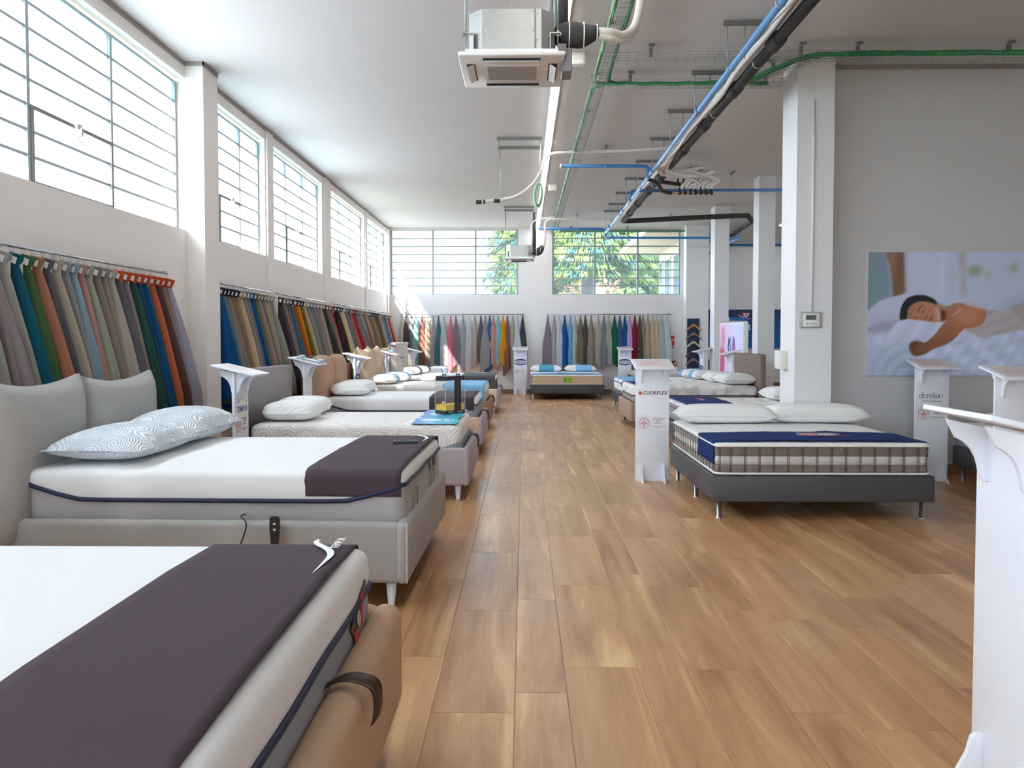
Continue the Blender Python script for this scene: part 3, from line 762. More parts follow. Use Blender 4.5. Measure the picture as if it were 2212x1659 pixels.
c0 = W(518, 1119, Y=4.50); c1 = W(531, 1128, Y=4.475); c2 = W(529, 1150, Y=4.465); c3 = W(512, 1195, Y=4.46)
tag(MB().tube(bez([(c0.x, 4.60, c0.z), (c0.x, 4.52, c0.z+.005), tuple(c1), tuple(c2), tuple(c3)], 6), .004, 6).build('control_cable', M_black), 'thin black cable hanging over the grey bed side', 'cable')

# generic side bed builder for the rest of the row
def side_bed(yn, yf, xf, zt, zm, label, mlabel, m, leg_m, topm, bord, pipe, foot_m=None, r=.03, th=.06, strap=True, Lb=2.08, hfn=None, mz0=.40):
    Wd = yf-yn; xh = xf-Lb
    f = bed_frame(label, (xh, yn, 0), 0, Lb, Wd, .14, zt, m, leg_m, r, th, strap=strap, foot_m=foot_m)
    mt = mattress(mlabel, (xh+.03, yn+.09, 0), 0, Lb-.11, Wd-.18, mz0, zm, topm, bord, pipe, hfn or matt_h(mz0, zm, Lb-.11, Wd-.18, .5, .8, .72), rd=.05)
    return f, mt, ((xh+.03, yn+.09, 0), 0), Lb-.11, Wd-.18
# bed 3
f3, m3, M3, ML3, MW3 = side_bed(7.56, 9.15, -.50, .49, .69, 'lilac-grey woven bed with smooth panel headboard and brown strap', 'white mattress with stitched arcs and grey base half',
    F_lilac, M_white, F_arc, F_greyside, None, strap=.55, mz0=.38, hfn=lambda x, y: .38+(.31)*(.22 if x < 1.7 else .22+(x-1.7)/.3*.33))
P3 = []
for k in range(15): 
    u = k/14; P3.append((-.10+.05*(abs(2*u-1))**6, -.02+(1.70)*u))
h3 = MB(); rings = []
for z_, ins in ((.2, 0), (1.15, 0), (1.185, .004), (1.20, .02)):
    rings.append([(x+.035-ins*.5, y, z_) for x, y in P3]+[(x-.045+ins*.5, y, z_) for x, y in P3[::-1]])
h3.loft(rings, cap0=True, cap1=True); h3.build('headboard', F_hb3, f3)
r3 = thing('printed_runner', 'blue to teal printed runner under the glass case', 'mattress cover', M3[0], 0)
def blue_print(U, V):
    C = np.zeros(U.shape+(3,)); a = np.array([.01, .20, .55]); b = np.array([.02, .42, .52])
    C[:] = a*(1-U[..., None])+b*U[..., None]
    def blob(u0, v0, ru, rv, c, soft=.2):
        d = ((U-u0)/ru)**2+((V-v0)/rv)**2; k = np.clip((1-d)/soft, 0, 1)[..., None]; C[:] = C*(1-k)+np.array(c)*k
    def rect(u0, u1, v0, v1, c): 
        k = (U > u0) & (U < u1) & (V > v0) & (V < v1); C[k] = c
    blob(.38, .22, .27, .055, (.75, .85, .92)); blob(.38, .66, .25, .045, (.7, .8, .9))
    rect(.20, .60, .30, .325, (.65, .78, .9)); rect(.68, .80, .17, .31, (.55, .75, .88)); rect(.84, .90, .17, .30, (.25, .6, .7))
    rect(.68, .80, .62, .74, (.55, .75, .88)); rect(.84, .90, .62, .73, (.25, .6, .7))
    for k in range(9): rect(.50+k*.042, .507+k*.042, .06, .12, (.45, .68, .8)); rect(.50+k*.042, .507+k*.042, .52, .57, (.45, .68, .8))
    rect(.26, .30, .07, .11, (.6, .75, .9)); rect(.32, .44, .075, .105, (.5, .7, .88)); rect(.26, .42, .53, .56, (.5, .7, .88))
    return C
pr = print_grid('print', .42, 1.5, 60, 150, blue_print, r3, Matrix.Translation((ML3-.47, .02, .7035)), .35)
me = pr.data; vv = np.zeros(len(me.vertices)*3); me.vertices.foreach_get('co', vv); vv = vv.reshape(-1, 3)
vv[:, 0] += .012*np.sin(vv[:, 1]*9); vv[:, 2] += .002*np.sin(vv[:, 1]*14+vv[:, 0]*6); me.vertices.foreach_set('co', vv.ravel())
MB().bbox(ML3-.468, ML3-.052, .03, 1.5, .6995, .701, .0005, 1).build('backing', M_ink, r3)
# clear display case
gc = thing('display_case', 'clear glass case with black lid, pillar and yellow foam block', 'display case', (0, 0, 0))
Q = [(-.93, 8.70), (-.81, 8.575), (-.624, 8.80), (-.74, 8.95)]; zc = .7065
def off(Q, d):
    cx_ = sum(p[0] for p in Q)/4; cy_ = sum(p[1] for p in Q)/4; return [(cx_+(x-cx_)*(1-d), cy_+(y-cy_)*(1-d)) for x, y in Q]
MB().prism(Q, zc, zc+.035).build('base', M_black, gc)
MB().prism(off(Q, .04), 1.055, 1.10).build('lid', M_black, gc)
MB().prism(off(Q, .06), zc+.035, zc+.095).build('foam_block', mat('yellow_foam', (.95, .58, .04), .8, bump=.3, bscale=120), gc)
G = bpy.data.materials.new('case_glass'); G.use_nodes = True; n_ = G.node_tree.nodes; n_.clear()
o = n_.new('ShaderNodeOutputMaterial'); a = n_.new('ShaderNodeBsdfTransparent'); a.inputs[0].default_value = (.985, .99, .99, 1)
b = n_.new('ShaderNodeBsdfGlossy'); b.inputs['Roughness'].default_value = .03; c = n_.new('ShaderNodeMixShader'); c.inputs[0].default_value = .07
G.node_tree.links.new(a.outputs[0], c.inputs[1]); G.node_tree.links.new(b.outputs[0], c.inputs[2]); G.node_tree.links.new(c.outputs[0], o.inputs[0])
M_edge = mat('glass_edge', (.55, .68, .64), .3)
for k in range(4):
    p, q_ = Vector(Q[k]), Vector(Q[(k+1) % 4]); d = (q_-p).normalized(); nn = Vector((d.y, -d.x))*.003
    q = MB().add([(p.x, p.y, zc+.035), (q_.x, q_.y, zc+.035), (q_.x, q_.y, 1.056), (p.x, p.y, 1.056), (p.x-nn.x, p.y-nn.y, zc+.035), (q_.x-nn.x, q_.y-nn.y, zc+.035), (q_.x-nn.x, q_.y-nn.y, 1.056), (p.x-nn.x, p.y-nn.y, 1.056)],
        [(0, 1, 2, 3), (7, 6, 5, 4), (0, 3, 7, 4), (1, 5, 6, 2)]); g_ = q.build('glass_side', G, gc)
    MB().box(p.x-.002, p.x+.002, p.y-.002, p.y+.002, zc+.035, 1.056).build('glass_edge', M_edge, g_)
p, q_ = Vector(Q[1]), Vector(Q[2]); d = q_-p; a, b = p+d*.47, p+d*.78; nn = Vector((d.y, -d.x)).normalized()*.004
post = MB().prism([tuple(a+nn), tuple(b+nn), tuple(b-nn*2), tuple(a-nn*2)], zc+.03, 1.06).build('front_pillar', M_black, gc)
ang = math.atan2(d.y, d.x)
q = MB()
for k in range(14): 
    Mx = Matrix.Translation((*(a+(b-a)*.5+nn*1.15), 1.02-k*.022)) @ Matrix.Rotation(ang, 4, 'Z') @ Matrix.Rotation(PI/2, 4, 'X')
    q.box(-.022+(k % 3)*.003, .022-(k % 2)*.006, -.0018, .0018, 0, .0006, M=Mx)
q.build('small_print', mat('faint_print', (.14, .14, .15), .6), post)
q = MB()
for (u, z_) in ((.25, 0), (.75, 0)):
    pp = p+d*u; Mx = Matrix.Translation((*(pp+nn*.3), zc+.018)) @ Matrix.Rotation(ang, 4, 'Z') @ Matrix.Rotation(PI/2, 4, 'X'); q.box(-.035, .035, -.006, .006, 0, .001, M=Mx)
q.build('base_print', mat('grey_print', (.35, .36, .38), .6), gc)
for (u, v) in ((-.835, 8.70), (-.70, 8.82)):
    q = MB()
    for s_ in (-.012, .012): q.lathe([(.001, 1.10), (.008, 1.103), (.0105, 1.112), (.008, 1.120), (.001, 1.123)], (u+s_, v), 10)
    q.tube(bez([(u-.045, v, 1.10), (u-.02, v, 1.112), (u, v, 1.118), (u+.02, v, 1.112), (u+.045, v, 1.10)], 4), .0018, 5); q.build('lid_knob', M_black, gc)
MB().lathe([(.001, zc+.095), (.012, zc+.10), (.017, zc+.112), (.012, zc+.124), (.001, zc+.129)], (-.84, 8.68), 12).build('steel_ball', M_chrome, gc)
# bed 4
f4, m4, M4, ML4, MW4 = side_bed(10.5, 12.05, -.52, .49, .73, 'pink-beige bed with two tan suede headboard cushions', 'white mattress with wavy navy piping on the pink-beige bed',
    F_pink, M_wplast, F_knit, F_greyside, M_navy, foot_m=F_lilac, strap=.5)
for (a, b, s) in ((-.12, .78, 4), (.79, 1.6, 9)): cushion(-.06, a, b, .5, 1.24, .22, sag=-.035, seed=s, puff=.5).build('headboard_cushion', F_suede, f4)
MB().bbox(-.24, -.13, 0, 1.6, .1, 1.265, .03, 3).build('headboard', mat('dark_brown_suede', (.09, .055, .045), .8), f4)
r4 = runner('plum runner on the pink-beige bed with tan cushions', M4, 1.36, 1.935, 0, MW4, .732, F_plum, .17, .1, 'plum runners with a white swoosh')
swoosh(r4, 1.72, 1.2, .7545, .34, M_inkw)
MB().box(1.992, 1.996, .95, 1.03, .56, .68).build('blue_tag', mat('tag_blue', (.02, .25, .42), .5), r4)
# bed 5
f5, m5, M5, ML5, MW5 = side_bed(13.25, 14.85, -.535, .49, .735, 'brown woven bed with plush beige headboard cushions', 'cream double-layer mattress on the brown bed',
    F_brown, M_black, F_ecru, F_honey, F_band, strap=.5, hfn=lambda x, y: .40+.335*.68)
for (a, b, s) in ((-.15, .72, 4), (.70, 1.6, 19)): cushion(-.02, a, b, .55, 1.36, .30, sag=.07, seed=s, wr=.022, puff=.7, n=18).build('headboard_cushion', F_beige, f5)
MB().bbox(-.26, -.17, 0, 1.6, .1, 1.1, .03, 3).build('headboard', F_brown, f5)
r5 = runner('light blue cover over the foot of the brown bed', M5, 1.28, 1.96, 0, MW5, .737, F_sky, .36, .3, 'pale blue mattress covers', wave=.004, seed=3)
q = MB(); add_text(q, '117', .10, topM(1.50, 1.25, .757)); q.box(1.62, 1.70, 1.18, 1.30, .7565, .7575); q.build('lettering', M_ink, r5)
# bed 6
f6, m6, M6, ML6, MW6 = side_bed(16.35, 18.0, -.485, .49, .745, 'cream bed with folded pale linen headboard', 'white mattress with grey edge on the cream bed',
    F_cream, M_wplast, F_pillw, F_char, F_char, foot_m=F_lilac, strap=.55, hfn=lambda x, y: .40+.345*.72)
cushion(-.03, -.12, 1.6, .55, 1.40, .26, sag=-.01, seed=2, wr=.006, puff=.35).build('headboard_cushion', F_light, f6)
MB().bbox(-.06, .07, -.14, 1.62, 1.345, 1.41, .03, 3).build('headboard_fold', F_light, f6)
MB().box(.10, .106, .2, 1.3, 1.10, 1.108).build('zip_line', F_strap, f6)
MB().bbox(-.28, -.16, -.05, 1.62, .1, 1.3, .04, 3).build('headboard', F_beige, f6)
r6 = runner('charcoal cover over the foot of the cream bed', M6, 1.30, 1.97, 0, MW6, .747, F_char, .34, .3, 'dark mattress covers', wave=.003, seed=5)
q = MB(); q.box(1.5, 1.8, 1.08, 1.18, .7665, .7675); q.build('emblem_print', M_inkw, r6)
# bed 7
f7, m7, M7, ML7, MW7 = side_bed(18.95, 20.4, -.66, .40, .60, 'farthest bed of the window row, pale cream headboard', 'white mattress of the farthest bed by the window wall',
    F_lilac, M_wplast, F_pillw, F_light, F_light, strap=.5, mz0=.34, hfn=lambda x, y: .34+.26*.7)
MB().bbox(-.12, .0, -.02, .55, .1, 1.12, .05, 4).bbox(-.12, .0, .57, 1.6, .1, 1.12, .05, 4).build('headboard', F_cream, f7)


# pillows of the row
PG = 'pillows on the window-wall beds'
def pill(px, py, zc, label, m, kind='classic', L=.68, Wd=.42, H=.13, rz=PI/2, **k):
    p = W(px, py, Z=zc+.05); return pillow(label, (p.x, p.y, zc+.003), rz, L, Wd, H, m, PG, kind, **k)

PL_ = [
 ('near quilted pillow on the grey bed, pale blue wave stitching', (-2.47, 5.13, .768), PI/2-.02, .88, .56, .20, F_pill, 'horn', None),
 ('rear quilted pillow on the grey bed, partly behind its twin', (-2.46, 5.93, .768), PI/2-.02, .86, .54, .235, F_pill, 'horn', None),
 ('near contour pillow on the lilac-grey bed', (-2.25, 8.10, .703), PI/2, .60, .50, .18, F_pill2, 'queen', None),
 ('rear contour pillow on the lilac-grey bed', (-2.31, 8.74, .703), PI/2, .60, .50, .18, F_pill2, 'queen', None),
 ('near contour pillow on the bed with tan suede cushions', (-2.28, 11.02, .743), PI/2, .58, .48, .17, F_pill2, 'queen', None),
 ('rear contour pillow on the bed with tan suede cushions', (-2.33, 11.62, .743), PI/2, .58, .48, .17, F_pill2, 'queen', None),
 ('near white pillow with blue band before the plush beige cushions', (-2.33, 13.72, .748), PI/2, .66, .52, .16, F_pillw, 'soap', (-.28, .30, F_sky)),
 ('rear white pillow with blue band before the plush beige cushions', (-2.23, 14.38, .748), PI/2, .62, .52, .16, F_pillw, 'soap', (-.28, .30, F_sky)),
 ('near white pillow with dark band before the folded linen headboard', (-2.34, 16.85, .758), PI/2, .64, .52, .16, F_pillw, 'soap', (-.25, .25, F_plum)),
 ('rear white pillow with dark band before the folded linen headboard', (-2.24, 17.5, .758), PI/2, .62, .52, .16, F_pillw, 'soap', (-.25, .25, F_plum)),
 ('near pillow with pale blue band on the farthest window-side bed', (-2.12, 19.35, .613), PI/2, .62, .46, .20, F_pillw, 'soap', (-.25, .3, F_sky)),
 ('rear pillow with pale blue band on the farthest window-side bed', (-2.06, 20.0, .613), PI/2, .60, .46, .20, F_pillw, 'soap', (-.25, .3, F_sky))]
for lb, lo, rz, L_, W_, H_, m_, kd, bd in PL_: pillow(lb, lo, rz, L_, W_, H_, m_, PG, kd, seam=kd == 'horn', band=bd)
# ------------------------------------------------------------------ beds across the aisle (R) and at the back
# bed in front by the stand: foot toward the viewer
RB = -PI/2
base_bed('dark leatherette bed base with chrome legs in the foreground', (1.56, 8.80, 0), RB, 2.0, 1.815, .150, .365, 'dark bed bases on chrome legs')
mr = mattress('plaid taupe mattress with light centre band, white stitched top', (1.585, 8.79, 0), RB, 1.96, 1.765, .368, .63, F_pill2, [F_velvet, F_band], M_wplast,
    lambda x, y: .368+.262*.92, r=.06, rd=.018, groove=.118, bands=[(.35, 0), (.64, 1), (1, 0)], piping2=True)
mz = MB().box(1.964, 1.968, 1.02, 1.032, .57, .592).build('zip_puller', M_galv, mr)
rr = runner('navy runner with red and white crest on plaid mattress', ((1.585, 8.79, 0), RB), 1.28, 1.90, 0, 1.765, .632, F_navy, .19, .13, 'navy runners', wave=.011, seed=4, ro=.03)
q = MB(); q.add([(1.53, .83, .664), (1.62, .80, .664), (1.62, .95, .664), (1.53, .96, .664)], [(0, 1, 2, 3)]); q.build('red_crest', M_inkr, rr)
q = MB(); q.add([(1.53, .98, .664), (1.62, .965, .664), (1.62, 1.09, .664), (1.58, 1.13, .664), (1.53, 1.07, .664)], [(0, 1, 2, 3, 4)])
q.tube([(1.51, .81, .664), (1.51, 1.08, .664), (1.56, 1.17, .664), (1.64, 1.1, .664), (1.64, .78, .664), (1.51, .81, .664)], .003, 5); q.build('white_crest', mat('silver_ink', (.55, .57, .62), .6), rr)
q = MB().box(1.655, 1.675, .85, 1.22, .6625, .6635); q.build('red_lettering', M_inkr, rr)
PR = 'pillows on the aisle-side beds'
pillow('long white pillow on the plaid mattress, next to the stand', (2.03, 8.42, .645), 0, .96, .42, .185, F_pillw, PR, 'full')
pillow('long white pillow on the plaid mattress, below the thermostat pillar', (2.96, 8.47, .645), 0, .97, .42, .19, F_pillw, PR, 'full')
# second dark base bed by the poster wall
base_bed('dark leatherette bed base beneath the poster wall', (4.54, 8.80, 0), RB, 2.0, 1.8, .150, .365, 'dark bed bases on chrome legs')
M_stripe = mat('white_striped_border', (.80, .83, .86), .7)
m9 = mattress('white mattress with grey-blue lower border by the poster wall', (4.555, 8.79, 0), RB, 1.97, 1.77, .368, .61, F_damask, [F_greyband, M_stripe], mat('teal_piping', (.02, .14, .22), .5),
    lambda x, y: .368+.242*.40, r=.06, rd=.05, bands=[(.98, 0), (1, 1)])
q = MB()
for k in range(9): q.box(.1+k*.22, .106+k*.22, -.0045, -.002, .475, .58)
q.build('side_stripes', mat('pale_blue_stripe', (.25, .42, .62), .6), m9)
pillow('white pillow on the bed by the poster wall', (5.05, 8.42, .625), 0, .72, .42, .13, F_pillw, PR, 'classic')

def aisle_bed(xf, yn, yf, zt, zm0, zm, label, mlabel, kind, m, topm, bord, pipe, Lb=2.05, hfn=None, legm=M_black, **k):
    """foot toward the aisle (-x); local frame turned by 180 degrees, root at head / far side"""
    Wd = yf-yn; loc = (xf+Lb, yf, 0)
    if kind == 'base': f = base_bed(label, loc, PI, Lb, Wd, .15, zt, 'dark bed bases on chrome legs')
    else: f = bed_frame(label, loc, PI, Lb, Wd, .12, zt, m, legm, .03, .06, strap=False)
    ml = (xf+Lb-.02, yf-.06, 0)
    mt = mattress(mlabel, ml, PI, Lb-.07, Wd-.12, zm0, zm, topm, bord, pipe, hfn, rd=.05, **k)
    return f, mt, (ml, PI), Lb-.07, Wd-.12
# R2: behind the plaid bed
fr2, mr2, MR2, LR2, WR2 = aisle_bed(2.0, 10.4, 12.2, .36, .365, .63, 'dark bed base partly behind the plaid mattress pillows', 'white damask mattress behind the plaid bed, grey lower border',
    'base', None, F_damask, F_greyside, M_navy, hfn=lambda x, y: .365+.265*.70)
rn2 = runner('navy runner with red crest on the bed behind the plaid one', MR2, 1.30, 1.93, 0, WR2, .632, F_navy, .10, .10, 'navy runners', wave=.004, seed=6)
q = MB().box(1.55, 1.62, .5, .66, .6535, .6545); q.build('red_crest', M_inkr, rn2)
q = MB().box(1.55, 1.61, .7, .84, .6535, .6545); q.build('white_crest', MATS['silver_ink'], rn2)
MB().bbox(1.93, 1.99, 0.02, WR2-.02, .55, .60, .01, 2).build('grey_lining', F_velvet, rn2)
pillow('white pillow poking out beside the pillar, on the damask bed', (3.62, 11.5, .645), PI/2, .74, .52, .18, F_pillw, PR, 'full')
pillow('white pillow hidden mostly by the thermostat pillar', (3.66, 10.75, .645), PI/2, .60, .52, .17, F_pillw, PR, 'full')
# R3: taupe headboard bed
fr3, mr3, MR3, LR3, WR3 = aisle_bed(1.755, 13.65, 15.3, .44, .42, .70, 'taupe box bed with a straight brown-grey panel headboard', 'damask mattress with black piping and ribbed beige border on taupe bed',
    'box', F_taupel, F_damask, mat('ribbed_border', srgb(186, 176, 158), .8, var=.1, vscale=60, bump=.3, bscale=40), M_navy, Lb=2.14, hfn=lambda x, y: .42+.28*.45, groove=.06)
MB().bbox(-.08, .02, -.02, 1.68, .08, 1.235, .025, 3).build('headboard', F_taupe, fr3)
rn3 = runner('navy runner on the taupe box bed beside the tall white stand', MR3, 1.55, 2.0, 0, WR3, .702, F_navy, .12, .24, 'navy runners', wave=.005, seed=8)
MB().box(.86, .87, WR3-.0, WR3+.006, .45, .52).build('label_patch', M_inkw, mr3)
q = MB().box(1.28, 1.40, WR3+.004, WR3+.007, .44, .545); q.build('border_label', M_ink, mr3)
MB().box(1.30, 1.38, WR3+.006, WR3+.009, .445, .53).build('border_label_white', M_inkw, mr3)
pillow('near plain white pillow before the brown-grey panel headboard', (3.60, 14.2, .715), PI/2+.05, .74, .54, .19, F_pillw, PR, 'full')
pillow('rear plain white pillow before the brown-grey panel headboard', (3.55, 14.92, .715), PI/2+.05, .66, .54, .18, F_pillw, PR, 'full')
# R4
fr4, mr4, MR4, LR4, WR4 = aisle_bed(1.965, 16.9, 18.6, .37, .372, .63, 'farthest dark bed base of the aisle row', 'white mattress with small red corner tag, farthest of the aisle row',
    'base', None, F_damask, F_pillw, M_navy, hfn=lambda x, y: .372+.258*.72)
rn4 = runner('light blue cover on the farthest mattress of the aisle row', MR4, 1.40, 1.97, 0, WR4, .632, F_sky, .06, .06, 'pale blue mattress covers', wave=.003, seed=2)
q = MB(); add_text(q, '117', .13, topM(1.7, 1.25, .652, PI/2)); q.build('lettering', M_ink, rn4)
MB().box(1.97, 1.985, WR4-.12, WR4-.04, .50, .60).build('red_tag', mat('maroon_tag', (.25, .03, .04), .6), mr4)
pillow('near blue-banded pillow beside the plain white aisle pillows', (3.74, 17.35, .645), PI/2+.05, .74, .52, .19, F_pillw, PR, 'soap', band=(-.2, .4, F_sky), seam=False)
pillow('rear blue-banded pillow beside the plain white aisle pillows', (3.68, 18.12, .645), PI/2+.05, .72, .52, .18, F_pillw, PR, 'soap', band=(-.2, .4, F_sky), seam=False)
# back bed, facing the aisle end on
base_bed('dark leatherette base of the bed against the end wall', (.175, 22.05, 0), RB, 1.97, 1.79, .150, .366, 'dark bed bases on chrome legs')
m8 = mattress('tan-sided mattress with green label at the aisle end', (.19, 22.04, 0), RB, 1.95, 1.76, .369, .615, F_pillw, F_honey, M_wplast, lambda x, y: .369+.246*.86, rd=.03, piping2=True)
MB().box(1.952, 1.962, .79, .99, .43, .545).build('green_label', mat('lime_label', (.25, .50, .01), .5), m8)
q = MB(); q.box(1.9625, 1.9635, .80, .825, .435, .54); add_text(q, 'waterlily', .035, Matrix.Translation((1.963, .905, .488)) @ Matrix.Rotation(PI/2, 4, 'Z') @ Matrix.Rotation(PI/2, 4, 'X')); q.build('green_lettering', mat('dark_green_ink', (.05, .18, .01), .5), m8)
rn8 = runner('light blue runner on the bed at the aisle end', ((.19, 22.04, 0), RB), 1.35, 1.94, 0, 1.76, .617, F_sky, .22, .22, 'pale blue mattress covers', wave=.003, seed=12, ro=.04)
q = MB(); q.tube([(1.66+.05*math.cos(a), .75+.13*math.sin(a), .6395) for a in [2*PI*k/20 for k in range(20)]], .006, 5, closed=True); q.build('oval_print', M_ink, rn8)
pillow('blue-banded pillow at the aisle end, next to the pale stand', (.58, 21.55, .63), 0, .80, .40, .17, F_pillw, PR, 'full', band=(-.45, .50, mat('teal_cover', (.08, .36, .52), .8)), seam=False)
pillow('blue-banded pillow at the aisle end, farther from the pale stand', (1.47, 21.55, .63), 0, .80, .40, .17, F_pillw, PR, 'full', band=(-.30, .75, F_sky), seam=False)
# low dark bed end glimpsed by the extinguisher
base_bed('grey and blue bed end by the fire extinguisher', (2.72, 21.85, 0), RB, 1.7, 1.2, .15, .40, 'dark bed bases on chrome legs')
mattress('grey mattress with dark border by the fire extinguisher', (2.74, 21.83, 0), RB, 1.66, 1.16, .403, .66, F_light, F_char, M_navy, lambda x, y: .403+.257*.55, rd=.05)

# ------------------------------------------------------------------ display stands
def curve_bracket(side):
    """outline (x along plate, z) of a bracket curving from the board out to the plate"""
    return [(0, 0), (0, -.172), (.010, -.174), (.019, -.168), (.024, -.155), (.029, -.125), (.038, -.095), (.055, -.066), (.078, -.045), (.105, -.030), (.125, -.018), (.135, -.001)]
def medical(q_ink, q_red, M):
    for k in range(1):
        q_red.tube([M @ Vector((-.085+.058*math.cos(a), .058*math.sin(a), .001)) for a in [2*PI*i/28 for i in range(28)]], .0011, 4, closed=True)
        q_red.tube([M @ Vector((-.085+.046*math.cos(a), .046*math.sin(a), .001)) for a in [2*PI*i/28 for i in range(28)]], .0009, 4, closed=True)
    def bar(x0, x1, y0, y1): q_red.add([M @ Vector(p) for p in ((x0, y0, .001), (x1, y0, .001), (x1, y1, .001), (x0, y1, .001))], [(0, 1, 2, 3)])
    for s in (-1, 0, 1):
        o = s*.0075
        if s == 0: bar(-.085-.036, -.085+.036, o-.002, o+.002); bar(-.085-.002, -.085+.002, -.036, .036)
        else:
            bar(-.085-.036, -.085-.0055, o-.002, o+.002); bar(-.085+.0055, -.085+.036, o-.002, o+.002)
            bar(-.085+o-.002, -.085+o+.002, -.036, -.0055); bar(-.085+o-.002, -.085+o+.002, .0055, .036)
    s = 'DISPOSITIVO MEDICO'
    for i, ch in enumerate(s):
        if ch == ' ': continue
        a = PI*.93-PI*.86*i/(len(s)-1)
        add_text(q_ink, ch, .0125, M @ Matrix.Translation((-.085+.052*math.cos(a), .052*math.sin(a), .001)) @ Matrix.Rotation(a-PI/2, 4, 'Z'))
    add_text(q_ink, 'CE', .014, M @ Matrix.Translation((-.085, -.052, .001)))
    for i, tx in enumerate(['QUESTO PRODOTTO', "E' UN DISPOSITIVO", 'MEDICO', 'CERTIFICATO.', '', 'DETRAZIONE FISCALE', '19%']):
        if tx: add_text(q_ink, tx, .0152, M @ Matrix.Translation((.063, .052-i*.0175, .001)), sq=.92)
SG = 'white display stands'
def stand(label, loc, rz, logo=None, card=None, medic=True, back=False, mz=.61):
    """board .35 wide in local x, faces local -y; the tilted plate is low at the front"""
    t = thing('display_stand', label, 'stand', loc, rz, SG)
    MB().bbox(-.175, .175, -.011, .011, .0, 1.20, .003, 2).build('board', M_white, t)
    MP = Matrix.Translation((0, -.005, 1.225)) @ Matrix.Rotation(math.radians(13), 4, 'X')
    q = MB().bbox(-.205, .205, -.19, .19, -.009, .009, .003, 2, M=MP); q.build('top_plate', M_white, t)
    MB().box(-.175, .175, -.15, .15, .0095, .0108, M=MP).build('info_sheet', mat('info_sheet', (.80, .74, .74), .3), t)
    q = MB(); 
    for k in range(7): q.box(-.13+(k % 2)*.01, .12-(k % 3)*.03, .10-k*.03, .106-k*.03, .0109, .0112, M=MP)
    q.build('sheet_print', M_inkp, t)
    for sx_ in (-.115, .115):
        for sy_ in (-1, 1):
            P = [(sy_*(.011+x), 1.22+z+(-sy_*0-sy_*math.tan(math.radians(13))*(-x))*(1 if z > -.02 else 0) - (.016)) for x, z in curve_bracket(1)]
            P = [(y, min(z, 1.222+math.tan(math.radians(13))*y-.012)) for y, z in P]
            if sy_ < 0: P = P[::-1]
            MB().prism(P, sx_-.009, sx_+.009, 'x').build('bracket', M_white, t)
        F = [(-.16, 0), (-.155, .012), (-.10, .045), (-.06, .12), (-.045, .175), (-.03, .185), (-.012, .185), (.012, .185), (.03, .185), (.045, .175), (.06, .12), (.10, .045), (.155, .012), (.16, 0)]
        MB().prism(F, sx_-.009, sx_+.009, 'x').build('base_fin', M_white, t)
    Mf = Matrix.Translation((0, -.0118, 0)) @ Matrix.Rotation(PI/2, 4, 'X')
    if back: Mf = Matrix.Rotation(PI, 4, 'Z') @ Mf
    if medic:
        a, b = MB(), MB(); medical(a, b, Mf @ Matrix.Translation((0, mz, 0)))
        MB().box(-.165, .168, mz-.075, mz+.085, 0, .0006, M=Mf).build('sticker', mat('clear_sticker', (.80, .79, .84), .3), t)
        a.build('grey_lettering', M_inkg, t); b.build('red_cross', M_inkr, t)
    if logo: logo(t, Mf)
    return t
def logo_simmons(t, Mf, z=.86, s=1.0):
    q = MB(); M = Mf @ Matrix.Translation((0, z, .001))
    for (w_, h_, r_) in ((.14*s, .075*s, .009),):
        P = [(-w_, h_*.6), (-w_*.6, h_*.85), (0, h_), (w_*.6, h_*.85), (w_, h_*.6), (w_*1.02, 0), (w_, -h_*.6), (w_*.6, -h_*.85), (0, -h_), (-w_*.6, -h_*.85), (-w_, -h_*.6), (-w_*1.02, 0)]
        q.tube([M @ Vector((x, y, 0)) for x, y in P], r_*s, 5, closed=True)
    for sy_ in (1, -1):
        P = [(-w_*.82, sy_*h_*.48), (-w_*.5, sy_*h_*.64), (0, sy_*h_*.72), (w_*.5, sy_*h_*.64), (w_*.82, sy_*h_*.48)]
        q.tube([M @ Vector((x, y, 0)) for x, y in P], .009*s, 5)
    add_text(q, 'SIMMONS', .048*s, M @ Matrix.Translation((0, 0, .001))); q.build('blue_logo', M_ink, t)
def logo_cuor(t, Mf):
    M = Mf @ Matrix.Translation((0, .925, .001))
    MB().box(-.15, .16, -.045, .04, -.0006, -.0001, M=M).build('logo_sticker', mat('logo_sticker', (.86, .80, .82), .4), t)
    q = MB(); add_text(q, 'CUORFLEX', .050, M @ Matrix.Translation((.028, 0, .0004)), sq=1.03); q.build('lettering', M_ink, t)
    q = MB(); O = []
    for k in range(20):
        a = 2*PI*k/20; O.append((-.128+.017*math.cos(a)*(1+.1*math.cos(2*a)), -.004+.0155*math.sin(a)+.004*abs(math.cos(a))))
    q.add([M @ Vector((x, y, .0012)) for x, y in O], [tuple(range(20))])
    q.tube([M @ Vector((-.131+.008*math.cos(a), .014+.007*math.sin(a), .001)) for a in [PI*k/6 for k in range(7)]], .0022, 5); q.build('heart_bag', M_red, t)
def logo_tempur(t, Mf):
    M = Mf @ Matrix.Translation((0, .91, .001))
    MB().box(-.13, .15, -.095, .10, -.0006, -.0001, M=M).build('logo_sticker', M_wplast, t)
    q = MB(); add_text(q, 'TEMPUR', .072, M @ Matrix.Translation((.01, -.025, .0004)), sq=1.0)
    q.tube([M @ Vector(p) for p in bez([(-.11, .03, 0), (-.10, .06, 0), (-.08, .055, 0), (-.075, .03, 0), (-.04, .075, 0), (-.01, .055, 0), (.03, .085, 0), (.07, .05, 0), (.13, .03, 0)], 4)], .0018, 4)
    q.build('blue_logo', mat('blue_ink', (.03, .08, .30), .6), t)
